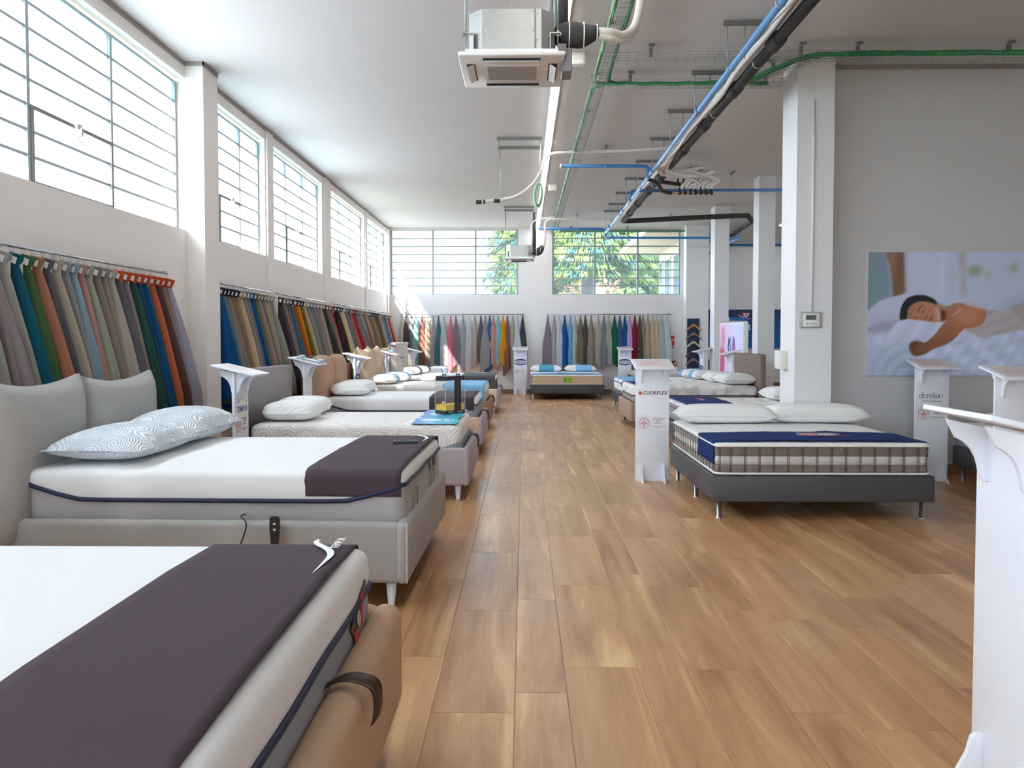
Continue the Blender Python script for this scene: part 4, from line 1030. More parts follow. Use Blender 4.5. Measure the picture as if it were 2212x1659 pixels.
def logo_dorelan(t, Mf):
    M = Mf @ Matrix.Translation((0, .892, .001)); q = MB()
    Lw = .0030
    def st(pts): q.tube([M @ Vector((x, y, 0)) for x, y in pts], Lw, 4)
    def ov(cx_, w=.017, h=.018): st([(cx_-w, -h+.006), (cx_-w, h-.006), (cx_-w+.006, h), (cx_+w-.006, h), (cx_+w, h-.006), (cx_+w, -h+.006), (cx_+w-.006, -h), (cx_-w+.006, -h), (cx_-w, -h+.006)])
    x = -.115
    ov(x); st([(x+.017, -.018), (x+.017, .045)]); x += .045
    ov(x); x += .032
    st([(x-.006, -.018), (x-.006, .012), (x, .018), (x+.014, .018)]); x += .036
    st([(x+.017, -.018), (x-.011, -.018), (x-.017, -.012), (x-.017, .012), (x-.011, .018), (x+.011, .018), (x+.017, .012), (x+.017, .0), (x-.017, .0)]); x += .028
    st([(x, .045), (x, -.018)]); x += .028
    st([(x-.014, .018), (x+.011, .018), (x+.017, .012), (x+.017, -.018), (x-.011, -.018), (x-.017, -.012), (x-.017, -.002), (x+.017, -.0)]); x += .038
    st([(x-.014, -.018), (x-.014, .018), (x+.008, .018), (x+.016, .010), (x+.016, -.018)])
    add_text(q, 'dormire bene vivere meglio', .017, M @ Matrix.Translation((0, -.05, 0)), sq=1.05)
    q.build('grey_logo', M_inkg, t)
stand('white stand with red heart logo and red cross sticker in the aisle', (1.345, 8.66, 0), 0, logo_cuor)
stand('white stand with blue mountain-line logo between grey and lilac-grey beds', (-2.45, 7.12, 0), PI/2, logo_tempur, mz=.75)
s2 = stand('white stand with clear folder on top, between lilac-grey and pink-beige beds', (-2.60, 9.93, 0), PI/2)
stand('white stand with blue oval logo before the plush beige cushions', (-2.54, 12.58, 0), PI/2, lambda t, M: logo_simmons(t, M, .88))
stand('white stand between brown and cream beds, small blue item on top', (-2.57, 15.55, 0), PI/2)
stand('sunlit white stand beside the pale cream headboard, farthest of its row', (-2.47, 18.55, 0), PI/2)
stand('white stand with blue oval logo left of the bed at the aisle end', (-.085, 21.95, 0), 0, lambda t, M: logo_simmons(t, M, .86))
stand('white stand with blue oval logo before the green and lilac swatches', (2.67, 21.93, 0), 0, lambda t, M: logo_simmons(t, M, .86), medic=False)
stand('white stand with thin grey lettering before the poster wall', (4.26, 8.70, 0), 0, logo_dorelan, mz=.708)
stand('white stand seen from the front beside the cropped blue-grey bed', (3.90, 6.60, 0), 0, None, medic=False)
stand('white stand in the right foreground, cropped by the frame', (1.535, 2.62, 0), PI/2, None, medic=False)
stand('white stand beside the brown-grey panel headboard', (3.97, 15.95, 0), -PI/2, None, medic=False)
stand('white stand with blue oval logo beside the blue-banded pillows', (4.08, 19.0, 0), -PI/2, lambda t, M: logo_simmons(t, M, .80), medic=False)
# folder on top of the second stand
MP = Matrix.Translation((-2.60+.005, 9.93, 1.225)) @ Matrix.Rotation(PI/2, 4, 'Z') @ Matrix.Rotation(math.radians(13), 4, 'X')
fo = thing('folder', 'grey plastic folder lying open on a stand top', 'folder', (0, 0, 0))
MB().box(-.16, .13, -.17, .10, .0115, .022, M=MP).build('cover', mat('grey_plastic', (.30, .31, .34), .35), fo)
MB().prism([(-.10, .022), (.10, .022), (.09, .052), (.06, .056), (-.08, .056)], -.17, -.13, 'y', M=MP).prism([(-.10, .022), (.10, .022), (.09, .05), (-.08, .05)], .06, .10, 'y', M=MP).build('clip', mat('silver_foil', (.50, .52, .57), .3, .5), fo)
MB().box(-.10, .08, -.12, .05, .023, .026, M=MP).build('sheet', M_wplast, fo)
bi = thing('sample', 'small blue sample lying on the stand between brown and cream beds', 'sample', (-2.49, 15.55, 1.235)); MB().bbox(-.05, .05, -.09, .09, 0, .03, .012, 3).build('body', F_sky, bi)
# ------------------------------------------------------------------ fabric swatches on rails
SW = {}
def cloth_mat(c):
    k = tuple(c)
    if k not in SW: SW[k] = mat('swatch_%s' % '_'.join(map(str, c)), tuple(v*.74 for v in srgb(*c)[:3]), .85, var=.06, vscale=120, bump=.12, bscale=300, spec=.2)
    return SW[k]
M_card = mat('label_card', (.78, .76, .76), .6); M_backing = mat('pale_backing', (.70, .67, .65), .9)
def swatch(label, group, c, pos, direct, spread, depth, length, seed, folds=3, back=None, lean=.55):
    """a cloth hung from one hook: gathered at the top, opening into soft folds.
       direct='y' for the side wall (opens toward the room), 'x' for the end wall"""
    rnd = random.Random(seed); ph = rnd.random()*6; ph2 = rnd.random()*6
    t = thing('fabric_swatch', label, 'fabric swatch', pos, 0, group)
    n = 26; rings = []; rows = [0, .015, .05, .10, .18, .30, .45, .62, .8, .93, 1.0]
    low = rnd.uniform(.08, .2)*(2.2 if direct == 'x' else 1); lowdir = rnd.choice((-1, 1))
    for r in rows:
        # opening along the rail (a) and off the wall (b)
        g = min(1, (r/.85 if direct == 'y' else r/.62))**(.85 if direct == 'y' else .95); a_ = .018+(spread-.018)*g; b_ = .012+(depth-.012)*g
        ring = []
        for k in range(n):
            q = 2*PI*k/n
            f = 1+(.16*math.sin(folds*q+ph)+.10*math.sin((folds+2)*q+ph2))*min(1, r*2.5)
            a = math.cos(q)*a_*f; b = math.sin(q)*b_*f+b_*lean*1.55
            z = -.04-length*r
            if r > .5: z += (r-.5)*2*(low*lowdir*math.cos(q)-low*.4*math.sin(q*1+1))*length*.35
            ring.append((a, -b+.0, z) if direct == 'x' else (b, a, z))
        rings.append(ring)
    MB().loft(rings, cap0=True).build('cloth', cloth_mat(c), t)
    # folded-over ear at the hook with its label card
    s = .055 if direct == 'y' else .035
    bc = cloth_mat(back) if back else cloth_mat(c)
    if direct == 'y':
        v = [(.0, -.028, -.012), (.095, -.034, -.04), (.066, -.038, -.115), (.018, -.034, -.10), (.0, .02, -.012), (.08, .02, -.035), (.055, .02, -.09)]
        MB().add(v, [(0, 1, 2, 3), (0, 4, 5, 1), (1, 5, 6, 2)]).build('folded_corner', bc, t)
        MB().add([(.028, -.039, -.038), (.064, -.041, -.055), (.050, -.042, -.098), (.016, -.040, -.084)], [(0, 1, 2, 3)]).build('label_card', M_card, t)
        h = [(.0+.014*math.cos(a), 0, .012+.014*math.sin(a)) for a in [-PI/2+2*PI*k/12 for k in range(10)]]+[(.0, 0, -.03)]
    else:
        v = [(-.022, -.035, -.01), (.0, -.04, .0), (.028, -.03, -.02), (.018, -.045, -.06), (-.02, -.045, -.055)]
        MB().add(v, [(0, 1, 2, 3, 4)]).build('folded_corner', bc, t)
        h = [(0, .014*math.cos(a), .012+.014*math.sin(a)) for a in [-PI/2+2*PI*k/12 for k in range(10)]]+[(0, 0, -.03)]
    MB().tube(h, .0022, 5).build('hook', M_galv, t)
    return t
def rail(label, p0, p1, brackets=True):
    t = thing('hanging_rail', label, 'rail', (0, 0, 0))
    MB().tube([p0, p1], .0115, 12).build('rod', mat('rail_chrome', (.45, .46, .50), .15, 1), t)
    a, b = Vector(p0), Vector(p1); n = max(2, int((b-a).length/1.4)+1)
    for k in range(n):
        p = a+(b-a)*((k+.02)/(n-1) if k < n-1 else .985); q = MB()
        if abs(b.y-a.y) > abs(b.x-a.x): q.box(XL, p.x+.01, p.y-.008, p.y+.008, p.z+.012, p.z+.020).box(XL, XL+.004, p.y-.02, p.y+.02, p.z-.02, p.z+.04)
        else: q.box(p.x-.008, p.x+.008, p.y-.01, YB, p.z+.012, p.z+.020).box(p.x-.02, p.x+.02, YB-.004, YB, p.z-.02, p.z+.04)
        q.build('bracket', M_galv, t)
C = dict(lg=(172, 168, 162), tealdk=(14, 88, 108), green=(70, 104, 62), rust=(176, 116, 92), slate=(96, 96, 102), beige=(184, 168, 150), grey=(150, 148, 146),
    ltblue=(140, 164, 176), pink=(190, 140, 130), sage=(164, 166, 148), taupe=(146, 132, 118), taupe2=(156, 142, 126), greige=(178, 168, 156), mauve=(150, 134, 134),
    dkgrey=(98, 96, 100), gt=(138, 130, 124), dkgreen=(44, 82, 74), navy=(40, 74, 116), blue=(20, 84, 130), orange=(198, 104, 72), dkbrown=(92, 66, 60), tan=(158, 124, 96), lav=(168, 162, 176),
    white=(214, 208, 200), char=(66, 70, 76), tealgrey=(104, 132, 136), sand=(208, 182, 146), royal=(22, 84, 146), olive=(98, 112, 76), rose=(168, 142, 132), brown=(140, 116, 92), cream=(222, 208, 182),
    plum=(76, 62, 68), duskm=(140, 104, 114), teal=(74, 116, 132), amber=(196, 96, 20), mustard=(128, 104, 40), dkolive=(66, 68, 58), red=(196, 24, 36), black=(44, 36, 38), yellow=(224, 196, 120),
    ivory=(226, 218, 202), salmon=(196, 126, 116), dbrown=(92, 78, 72), pale=(190, 196, 198), ink=(36, 62, 100), purple=(74, 66, 80), steel=(120, 146, 156), aqua=(130, 192, 190), gold=(226, 150, 24), coral=(222, 120, 132),
    mg=(134, 124, 134), lmg=(168, 160, 168), paleg=(200, 204, 210), choc=(134, 94, 80), sky=(112, 168, 214), mint=(178, 190, 188), oliveb=(120, 112, 84), darkb=(88, 74, 70), slateg=(124, 128, 130), fern=(24, 100, 62),
    denim=(60, 92, 142), lilac=(196, 158, 210), crimson=(140, 34, 54), stone=(146, 136, 122), biscuit=(210, 190, 160), off=(212, 218, 216), khaki=(170, 160, 144))
NM = dict(lg='light grey', tealdk='deep teal', green='moss green', rust='rust brown', slate='slate grey', beige='warm beige', grey='mid grey', ltblue='light blue-grey', pink='dusty pink', sage='sage grey',
    taupe='taupe', taupe2='lighter taupe', greige='greige', mauve='mauve-grey', dkgrey='dark suede grey', gt='grey-taupe', dkgreen='dark green', navy='indigo blue', blue='petrol blue', orange='burnt orange', dkbrown='dark brown',
    tan='tan brown', lav='lavender', white='white', char='charcoal', tealgrey='teal-grey', sand='sand', royal='royal blue', olive='olive green', rose='rosy brown', brown='brown', cream='cream', plum='plum brown', duskm='dusky mauve',
    teal='teal blue', amber='amber orange', mustard='mustard olive', dkolive='dark olive', red='bright red', black='near-black', yellow='pale yellow', ivory='ivory', salmon='salmon pink', dbrown='dull brown', pale='pale blue-grey',
    ink='ink blue', purple='dark purple-grey', steel='steel blue', aqua='aqua', gold='golden orange', coral='coral pink', mg='dark mauve', lmg='light mauve', paleg='pale silver', choc='chocolate', sky='sky blue', mint='pale mint',
    oliveb='olive brown', darkb='deep brown', slateg='slate', fern='bottle green', denim='denim blue', lilac='lilac', crimson='crimson', stone='stone', biscuit='biscuit', off='off-white', khaki='khaki grey')
def run(keys, pts, direct, where, group, spread, depth, length, seed0, backs=None):
    """one rail of swatches; each label names the neighbours"""
    used = set()
    for i, (k, p) in enumerate(zip(keys, pts)):
        a = NM[keys[i-1]] if i else None; b = NM[keys[i+1]] if i < len(keys)-1 else None
        lb = '%s swatch between %s and %s, %s' % (NM[k], a, b, where) if a and b else '%s swatch at the %s end of the row, %s' % (NM[k], 'far' if a else 'near', where) if direct == 'y' else \
             '%s swatch ending the row beside %s, %s' % (NM[k], a or b, where)
        while lb in used: lb = 'another '+lb
        used.add(lb)
        rnd = random.Random(seed0+i); 
        swatch(lb, group, C[k], p, direct, spread*rnd.uniform(.85, 1.15), depth*rnd.uniform(.85, 1.15), length*rnd.uniform(.92, 1.08), seed0+i, rnd.choice((3, 4, 5)), backs[i] if backs else None)
XR, ZR = -3.50, 2.13
def ly(px): return W(px, 640, X=XR).y
rail('chrome rail of swatches above the grey headboard cushions', (XR, 4.6, ZR), (XR, ly(361), ZR))
k1 = ['beige', 'lg', 'mauve', 'lg', 'tealdk', 'green', 'rust', 'slate', 'beige', 'grey', 'ltblue', 'pink', 'sage', 'taupe', 'taupe2', 'greige', 'dkgrey', 'gt', 'dkgreen', 'navy', 'blue', 'orange', 'dkbrown', 'tan', 'lav']
x1 = [-90, -60, -26, 3, 30, 56, 76, 98, 118, 138, 155, 172, 186, 205, 221, 236, 252, 268, 284, 298, 311, 325, 338, 349, 362]
O_ = (206, 72, 28)
run(k1, [(XR-.01, ly(x), ZR-.03) for x in x1], 'y', 'rail over the grey bed', 'swatches on the rail over the grey bed', .075, .175, 1.38, 100, [None]*16+[O_]*9)
rail('chrome rail of swatches right behind the pillar', (XR, 9.36, ZR), (XR, ly(580), ZR))
k2 = ['royal', 'tealgrey', 'taupe', 'brown', 'tan', 'sand', 'grey', 'slateg', 'royal', 'olive', 'rose', 'brown', 'khaki', 'greige', 'sage']
x2 = [474, 482, 490, 498, 507, 516, 525, 533, 540, 548, 555, 562, 569, 576, 583]
PB_ = (48, 40, 56)
run(k2, [(XR-.01, ly(x), ZR-.03) for x in x2], 'y', 'rail behind the pillar', 'swatches on the rail behind the pillar', .075, .17, 1.38, 140, [PB_]*5+[None]*10)
rail('chrome rail of swatches starting with the plum brown cloth', (XR, ly(597), ZR), (XR, ly(705), ZR))
k3 = ['plum', 'gt', 'duskm', 'teal', 'amber', 'gold', 'mustard', 'sand', 'grey', 'slateg', 'grey', 'rose', 'beige', 'dkolive', 'brown', 'taupe', 'red']
x3 = [603, 611, 618, 625, 635, 642, 648, 655, 663, 670, 677, 684, 691, 697, 704, 709, 713.5]
run(k3, [(XR-.01, ly(x), ZR-.03) for x in x3], 'y', 'third rail along the side wall', 'swatches on the third side rail', .075, .175, 1.42, 170, [PB_]+[None]*2+[PB_]*4+[None]*10)
rail('chrome rail of swatches above the tan suede headboard', (XR, ly(717), ZR), (XR, ly(789), ZR))
k4 = ['black', 'plum', 'yellow', 'ivory', 'slateg', 'gt', 'ink', 'salmon', 'red', 'dbrown', 'taupe', 'grey', 'slateg', 'pale', 'rose', 'tan', 'beige', 'greige']
x4 = [722, 728, 733, 738, 743, 747, 750, 755, 759, 763, 767, 770, 773, 777, 780, 783, 787, 790]
run(k4, [(XR-.01, ly(x), ZR-.03) for x in x4], 'y', 'fourth rail along the side wall', 'swatches on the fourth side rail', .08, .18, 1.4, 200, [PB_]*3+[None]*15)
rail('chrome rail of swatches above the folded linen headboard', (XR, ly(794), ZR), (XR, ly(842), ZR))
k5 = ['tan', 'taupe', 'salmon', 'olive', 'mustard', 'purple', 'grey', 'lg', 'salmon', 'steel', 'ink', 'steel', 'beige', 'red', 'sand']
x5 = [796, 800, 803, 806, 809, 812, 816, 819, 822, 824.5, 827, 830, 833, 836, 841]
run(k5, [(XR-.01, ly(x), ZR-.03) for x in x5], 'y', 'last rail of the side wall', 'swatches on the last side rail', .08, .18, 1.4, 230, [PB_]*5+[None]*10)
YR = YB-.11
rail('chrome rail on the end wall near the corner', (wx(865, YR), YR, ZR), (wx(1133, YR), YR, ZR))
k6 = ['white', 'dbrown', 'slateg', 'aqua', 'choc', 'taupe', 'lg', 'teal', 'pale', 'coral', 'mg', 'lmg', 'paleg', 'beige', 'slate', 'grey', 'denim', 'pink', 'aqua', 'gold', 'choc', 'khaki', 'paleg', 'char']
x6 = [868, 877.5, 889, 899, 912, 924, 936.5, 947.5, 959, 974, 985, 1000.5, 1013, 1026, 1039, 1048.5, 1058, 1066, 1076, 1087, 1096, 1108, 1117, 1129]
run(k6, [(wx(x, YR), YR, ZR-.03) for x in x6], 'x', 'sunlit rail in the corner', 'swatches on the end wall rail by the corner', .125, .06, 1.36, 260)
rail('chrome rail on the end wall below the tree window', (wx(1180.5, YR), YR, ZR), (wx(1450, YR), YR, ZR))
k7 = ['mg', 'lmg', 'paleg', 'royal', 'sky', 'mint', 'oliveb', 'darkb', 'stone', 'beige', 'slateg', 'lg', 'fern', 'denim', 'blue', 'lilac', 'crimson', 'dbrown', 'stone', 'khaki', 'sand', 'biscuit', 'mint', 'off']
x7 = [1183, 1197, 1207.5, 1219.5, 1232, 1241, 1253.5, 1264, 1276.5, 1292, 1304, 1314, 1327, 1338.5, 1349.5, 1359.5, 1371, 1381.5, 1388.5, 1399, 1409, 1418.5, 1428.5, 1440]
run(k7, [(wx(x, YR), YR, ZR-.03) for x in x7], 'x', 'rail under the tree window', 'swatches on the end wall rail under the tree window', .125, .06, 1.36, 300)
# long ones
# ------------------------------------------------------------------ services under the ceiling
def cond(name, label, cat, pts, r, m, seg=14, group=None): return tag(MB().tube(pts, r, seg).build(name, m), label, cat, group)
# light line
lx = .366
segs = [1.7, 3.6, 5.5, 7.4, 9.3, 11.2, 13.1, 15.0, 16.9, 18.8, 20.6, 22.25]
M_led = mat('led_diffuser', (1, .96, .93), .5, emit=LED)
for k, (a, b) in enumerate(zip(segs[:-1], segs[1:])):
    z = ZC-.075
    ord_ = ['nearest to the camera', 'second from the camera', 'third from the camera', 'fourth, above the near air unit', 'fifth, just past the near air unit', 'sixth, ending before the white hose', 'seventh, crossed by the white hose', 'eighth, behind the green cable coil', 'ninth along the line', 'tenth along the line', 'last, touching the end wall'][k]
    t = thing('light_strip', 'long white ceiling light bar, '+ord_, 'ceiling light', (lx, a, z), 0, 'light bars in one line')
    MB().box(-.05, .05, .012, b-a-.012, .012, .075).build('housing', M_wplast, t)
    MB().bbox(-.047, .047, .02, b-a-.02, 0, .013, .006, 2).build('diffuser', M_led, t)
for k, (x_, y_) in enumerate(((6.6, 13.5), (6.6, 19.5))):  # two lamps added out of view to brighten the deeper room
    t = thing('light_strip', 'unseen ceiling light bar added behind the poster partition, %s' % ['the one nearer the partition', 'the one nearer the blue banner'][k], 'ceiling light', (x_, y_, ZC-.075), 0, 'added light bars of the deeper room')
    MB().box(-.05, .05, 0, 2.0, .012, .075).build('housing', M_wplast, t); MB().bbox(-.047, .047, .01, 1.99, 0, .013, .006, 2).build('diffuser', M_led, t)
# blue main pipe with sockets, clamps
bX, bZ = 1.925, 4.02
bp = thing('water_pipe', 'long sky blue pipe hanging along the aisle ceiling', 'pipe', (0, 0, 0))
MB().tube([(bX, 1.2, bZ), (bX+.04, 20.05, bZ)], .031, 16).build('pipe_run', M_bluepl, bp)
for yy in (3.2, 6.15, 9.35, 12.6, 13.0, 15.2, 16.4, 18.9): MB().tube([(bX+.001*yy, yy-.05, bZ), (bX+.001*yy, yy-.03, bZ), (bX+.001*yy, yy+.05, bZ)], [.040, .0375, .0375], 16).build('socket', M_bluep, bp)
cond('water_pipe', 'dark blue side pipe with white end cap, reaching the light bars', 'pipe', bez([(bX, 12.96, bZ), (bX-.0, 12.96, bZ+.10), (bX-.05, 12.96, bZ+.135), (bX-.12, 12.96, bZ+.14)], 5)+[(wx(1212, 12.96), 12.96, 4.165)], .027, M_bluep, group='dark blue side pipes')
tag(MB().tube([(wx(1209, 12.96), 12.96, 4.165), (wx(1213, 12.96), 12.96, 4.165)], .031, 14).build('end_cap', M_wplast), 'white cap closing the blue side pipe', 'pipe cap')
cond('water_pipe', 'dark blue side pipe passing behind the valve manifold', 'pipe', bez([(bX, 14.95, bZ), (bX, 14.95, bZ+.08), (bX+.06, 14.95, bZ+.11), (bX+.14, 14.95, bZ+.11)], 5)+[(5.2, 14.95, bZ+.12)], .027, M_bluep, group='dark blue side pipes')
cond('water_pipe', 'dark blue pipe across the top of the end windows', 'pipe', [(wx(1163, 20.0), 20.0, 4.12), (bX-.06, 20.0, 4.11)]+bez([(bX-.03, 20.0, 4.10), (bX+.03, 20.0, 4.07), (bX+.04, 20.0, 3.93)], 4), .028, M_bluep, group='dark blue side pipes')
cond('water_pipe', 'low dark blue pipe crossing the tree window', 'pipe', [(bX+.06, 20.0, 3.90), (wx(1592, 20), 20.0, 3.89)], .028, M_bluep, group='dark blue side pipes')
cond('water_pipe', 'short light blue pipe slanting behind the middle pillars', 'pipe', [(wx(1596, 20), 20.0, 3.96), (wx(1594, 20.1), 20.1, 3.89), (5.2, 24, 3.87)], .03, M_bluepl)
cond('water_pipe', 'far dark blue pipe in the deeper room', 'pipe', [(wx(1568, 25.5), 25.5, 4.33), (11, 25.5, 4.33)], .04, M_bluep, group='dark blue side pipes')
# black pipe
kX, kZ = 2.255, 4.145
kp = thing('drain_pipe', 'long black insulated pipe running along the ceiling', 'pipe', (0, 0, 0))
MB().tube([(kX, 1.2, kZ), (kX, 18.9, kZ)], .054, 18).build('pipe_run', M_rubber, kp)
for yy in (5.3, 7.56, 9.0, 10.5, 11.85, 13.75, 15.1, 16.5, 17.75): MB().tube([(kX, yy-.14, kZ), (kX, yy-.13, kZ), (kX, yy+.10, kZ), (kX, yy+.11, kZ)], [.060, .069, .069, .060], 18).build('coupling', M_rubber, kp)
for yy in (6.0, 8.1, 9.9, 12.8, 14.4): MB().tube([(kX, yy-.01, kZ), (kX, yy+.01, kZ)], .0585, 18).build('clamp_ring', M_galv, kp)
cond('drain_pipe', 'black pipe turning across toward the middle pillars', 'pipe', bez([(kX, 18.8, kZ), (kX+.02, 18.9, kZ), (kX+.12, 18.9, kZ)], 4)+[(4.4, 18.55, kZ+.05), (wx(1612, 18.5), 18.5, kZ+.06)], .056, M_rubber)
cond('drain_pipe', 'black pipe slanting away between the pillars', 'pipe', [(wx(1612, 18.5), 18.5, kZ+.06), (wx(1622, 18.9), 18.9, kZ+.0), (wx(1570, 24), 24, 4.35)], .056, M_rubber)
# white insulated tubes between them
for k in range(5):
    rnd = random.Random(k+40); pts = []
    for i, yy in enumerate(np.arange(1.5, 18.6, .85)):
        dx = [-.10, -.06, -.12, -.03, -.09][k]; pts.append((kX+dx+rnd.uniform(-.022, .022), yy, kZ+.02+[.03, .07, -.01, .09, .05][k]+rnd.uniform(-.02, .02)))
    cond('insulated_tube', 'wavy white insulated tube beside the long black pipe', 'tube', bez(pts, 4), .019, M_wtube, 8, 'white insulated tubes along the black pipe')
pts = [(bX+.10+.03*math.sin(yy*1.3), yy, bZ+.06+.03*math.sin(yy*1.9)) for yy in np.arange(1.5, 13.4, .6)]
cond('insulated_tube', 'single white tube tied against the blue main pipe', 'tube', bez(pts, 3), .016, M_wtube, 8)
# ceiling channels with rods
for k, yy in enumerate((3.3, 4.8, 6.35, 7.85, 9.3, 10.85, 12.35, 13.9, 15.4, 16.9, 18.3, 19.3)):
    t = thing('pipe_hanger', 'steel ceiling channel with drop rods, %s from the camera' % ['first', 'second', 'third', 'fourth', 'fifth', 'sixth', 'seventh', 'eighth', 'ninth', 'tenth', 'eleventh', 'twelfth'][k], 'pipe hanger', (0, yy, 0), 0, 'steel hangers of the long pipes')
    MB().box(1.86, 2.36, -.02, .02, ZC-.042, ZC).box(1.87, 2.35, -.008, .008, ZC-.046, ZC-.04).build('channel', M_strut, t)
    for x, zl in ((1.895, bZ), (2.06, 4.1), (2.31, kZ)):
        q = MB().tube([(x, 0, ZC-.04), (x, 0, zl)], .0045, 6); q.lathe([(.011, ZC-.058), (.011, ZC-.046)], (x, 0), 6, smooth=False); q.build('rod', M_rod, t)
    MB().tube([(bX+.001*yy+.037*math.cos(a), 0, bZ+.037*math.sin(a)) for a in [2*PI*i/16 for i in range(16)]], .006, 5, closed=True).build('pipe_clamp', M_galv, t)
for (px, y1_, z1_, ln) in ((1306, 12.96, 4.18, 'the capped blue side pipe'), (1577, 14.95, 4.14, 'the manifold blue side pipe'), (1246, 20.0, 4.12, 'the pipe over the end windows'), (1446, 20.0, 3.9, 'the low far blue pipe')):
    X_ = wx(px, y1_); t = thing('pipe_hanger', 'single drop rod carrying '+ln, 'pipe hanger', (X_, y1_, 0))
    MB().box(-.018, .018, -.16, .10, ZC-.03, ZC).build('channel', M_strut, t); MB().tube([(0, 0, ZC-.03), (0, 0, z1_-.02)], .0045, 6).build('rod', M_rod, t)
    MB().tube([(0, .034*math.cos(a), z1_-.02+.034*math.sin(a)) for a in [2*PI*i/14 for i in range(14)]], .006, 5, closed=True).build('pipe_clamp', M_galv, t)
# wire cable trays
def tray(label, p0, p1, wdt=.15, h=.055, step=.10, drop=True):
    a, b = Vector(p0), Vector(p1); d = (b-a); Ln = d.length; d.normalize(); s = Vector((-d.y, d.x, 0)); u = Vector((0, 0, 1))
    t = thing('cable_tray', label, 'cable tray', (0, 0, 0)); q = MB()
    for off_, zz in ((-wdt/2, h), (-wdt/2, h*.5), (-wdt/2, 0), (-wdt/6, 0), (wdt/6, 0), (wdt/2, 0), (wdt/2, h*.5), (wdt/2, h)):
        q.tube([a+s*off_+u*zz, b+s*off_+u*zz], .0022, 4)
    q.build('long_wires', M_wire, t); q = MB()
    for k in range(int(Ln/step)+1):
        c = a+d*(k*step); q.tube([c-s*wdt/2+u*h, c-s*wdt/2, c+s*wdt/2, c+s*wdt/2+u*h], .0022, 4)
    q.build('cross_wires', M_wire, t, kind='stuff'); 
    for k in range(max(2, int(Ln/1.5)+1)):
        c = a+d*(.35+k*1.5)
        if (c-a).length > Ln: break
        q = MB(); q.box(-.03, .03, -.02, .02, ZC-.020, ZC-.002, M=Matrix.Translation((c.x, c.y, 0))); q.box(-.018, .018, -.012, .012, a.z+h, ZC-.02, M=Matrix.Translation((c.x+s.x*wdt*.35, c.y+s.y*wdt*.35, 0)))
        q.build('tray_bracket', M_strut, t)
    return t
TZ = 4.28; TX = .835
tray('wire cable tray running beside the light bars to the end wall', (TX, 1.5, TZ), (TX-.03, 22.2, TZ), .15, .06, .10)
tray('wire tray crossing to the pillar, full of green cable', (TX, 9.3, TZ), (2.87, 9.3, TZ), .15, .06)
tray('empty wire tray crossing under the ceiling before the pillar', (TX+.1, 8.45, TZ), (3.0, 8.42, TZ), .15, .06)
tray('wire tray above the poster wall, full of green cable', (3.0, 8.42, TZ), (10.5, 8.38, TZ), .15, .06)
tray('diagonal wire tray joining the two crossing trays at the pillar', (2.45, 9.25, TZ), (2.86, 8.5, TZ), .12, .06, .07)
tray('wire tray with green cable along the top of the end windows', (.9, 22.1, 4.31), (4.2, 22.1, 4.31), .15, .06)
def cables(label, pts, n, r, m, spread=.02, seed=1, name='cable_bundle'):
    rnd = random.Random(seed); q = MB()
    for k in range(n):
        ph = rnd.random()*6; ox, oz = rnd.uniform(-spread, spread), rnd.uniform(-spread*.6, spread*.6)
        q.tube([(x+ox+.006*math.sin(i*.9+ph), y+ox*.6, z+oz+.006*math.cos(i*1.3+ph)) for i, (x, y, z) in enumerate([tuple(p) for p in bez(pts, 5)])], r, 6, cap=False)
    return tag(q.build(name, m), label, 'cable')
ys_ = np.arange(1.5, 8.7, .8)
cables('bright green cable bundle on the edge of the long tray', [(TX-.075, y, TZ+.03) for y in ys_]+[(TX-.07, 9.0, TZ+.03), (TX-.02, 9.25, TZ+.03), (TX+.2, 9.3, TZ+.03)], 7, .008, M_green2, .016, 3)
cables('dark green cable bundle turning off the long tray', [(TX+.075, y, TZ+.03) for y in ys_]+[(TX+.08, 9.0, TZ+.03), (TX+.16, 9.24, TZ+.03), (TX+.5, 9.3, TZ+.03)], 7, .008, M_green, .016, 4)
cables('thin green cable bundle continuing to the end wall', [(TX+.15, 9.3, TZ+.03), (TX-.02, 9.38, TZ+.03), (TX-.06, 9.6, TZ+.03)]+[(TX-.06-.002*(y-9), y, TZ+.03) for y in np.arange(10, 22.2, 1.2)], 5, .008, M_green, .014, 5)
cables('thick green cable bundle crossing to the pillar', [(x, 9.29+.01*math.sin(x*5), TZ+.03) for x in np.arange(TX+.2, 2.9, .33)], 14, .010, M_green, .026, 6)
cables('green cable bundle sweeping over to the poster wall', [(2.42, 9.28, TZ+.03), (2.52, 9.1, TZ+.04), (2.68, 8.8, TZ+.05), (2.85, 8.5, TZ+.05), (3.2, 8.42, TZ+.05)]+[(x, 8.40, TZ+.05) for x in np.arange(4.1, 10, .7)], 13, .010, M_green, .026, 7)
cables('far green cable bundle over the tree window', [(x, 22.1, 4.33) for x in np.arange(1.0, 4.8, .5)], 6, .012, M_green, .02, 8)
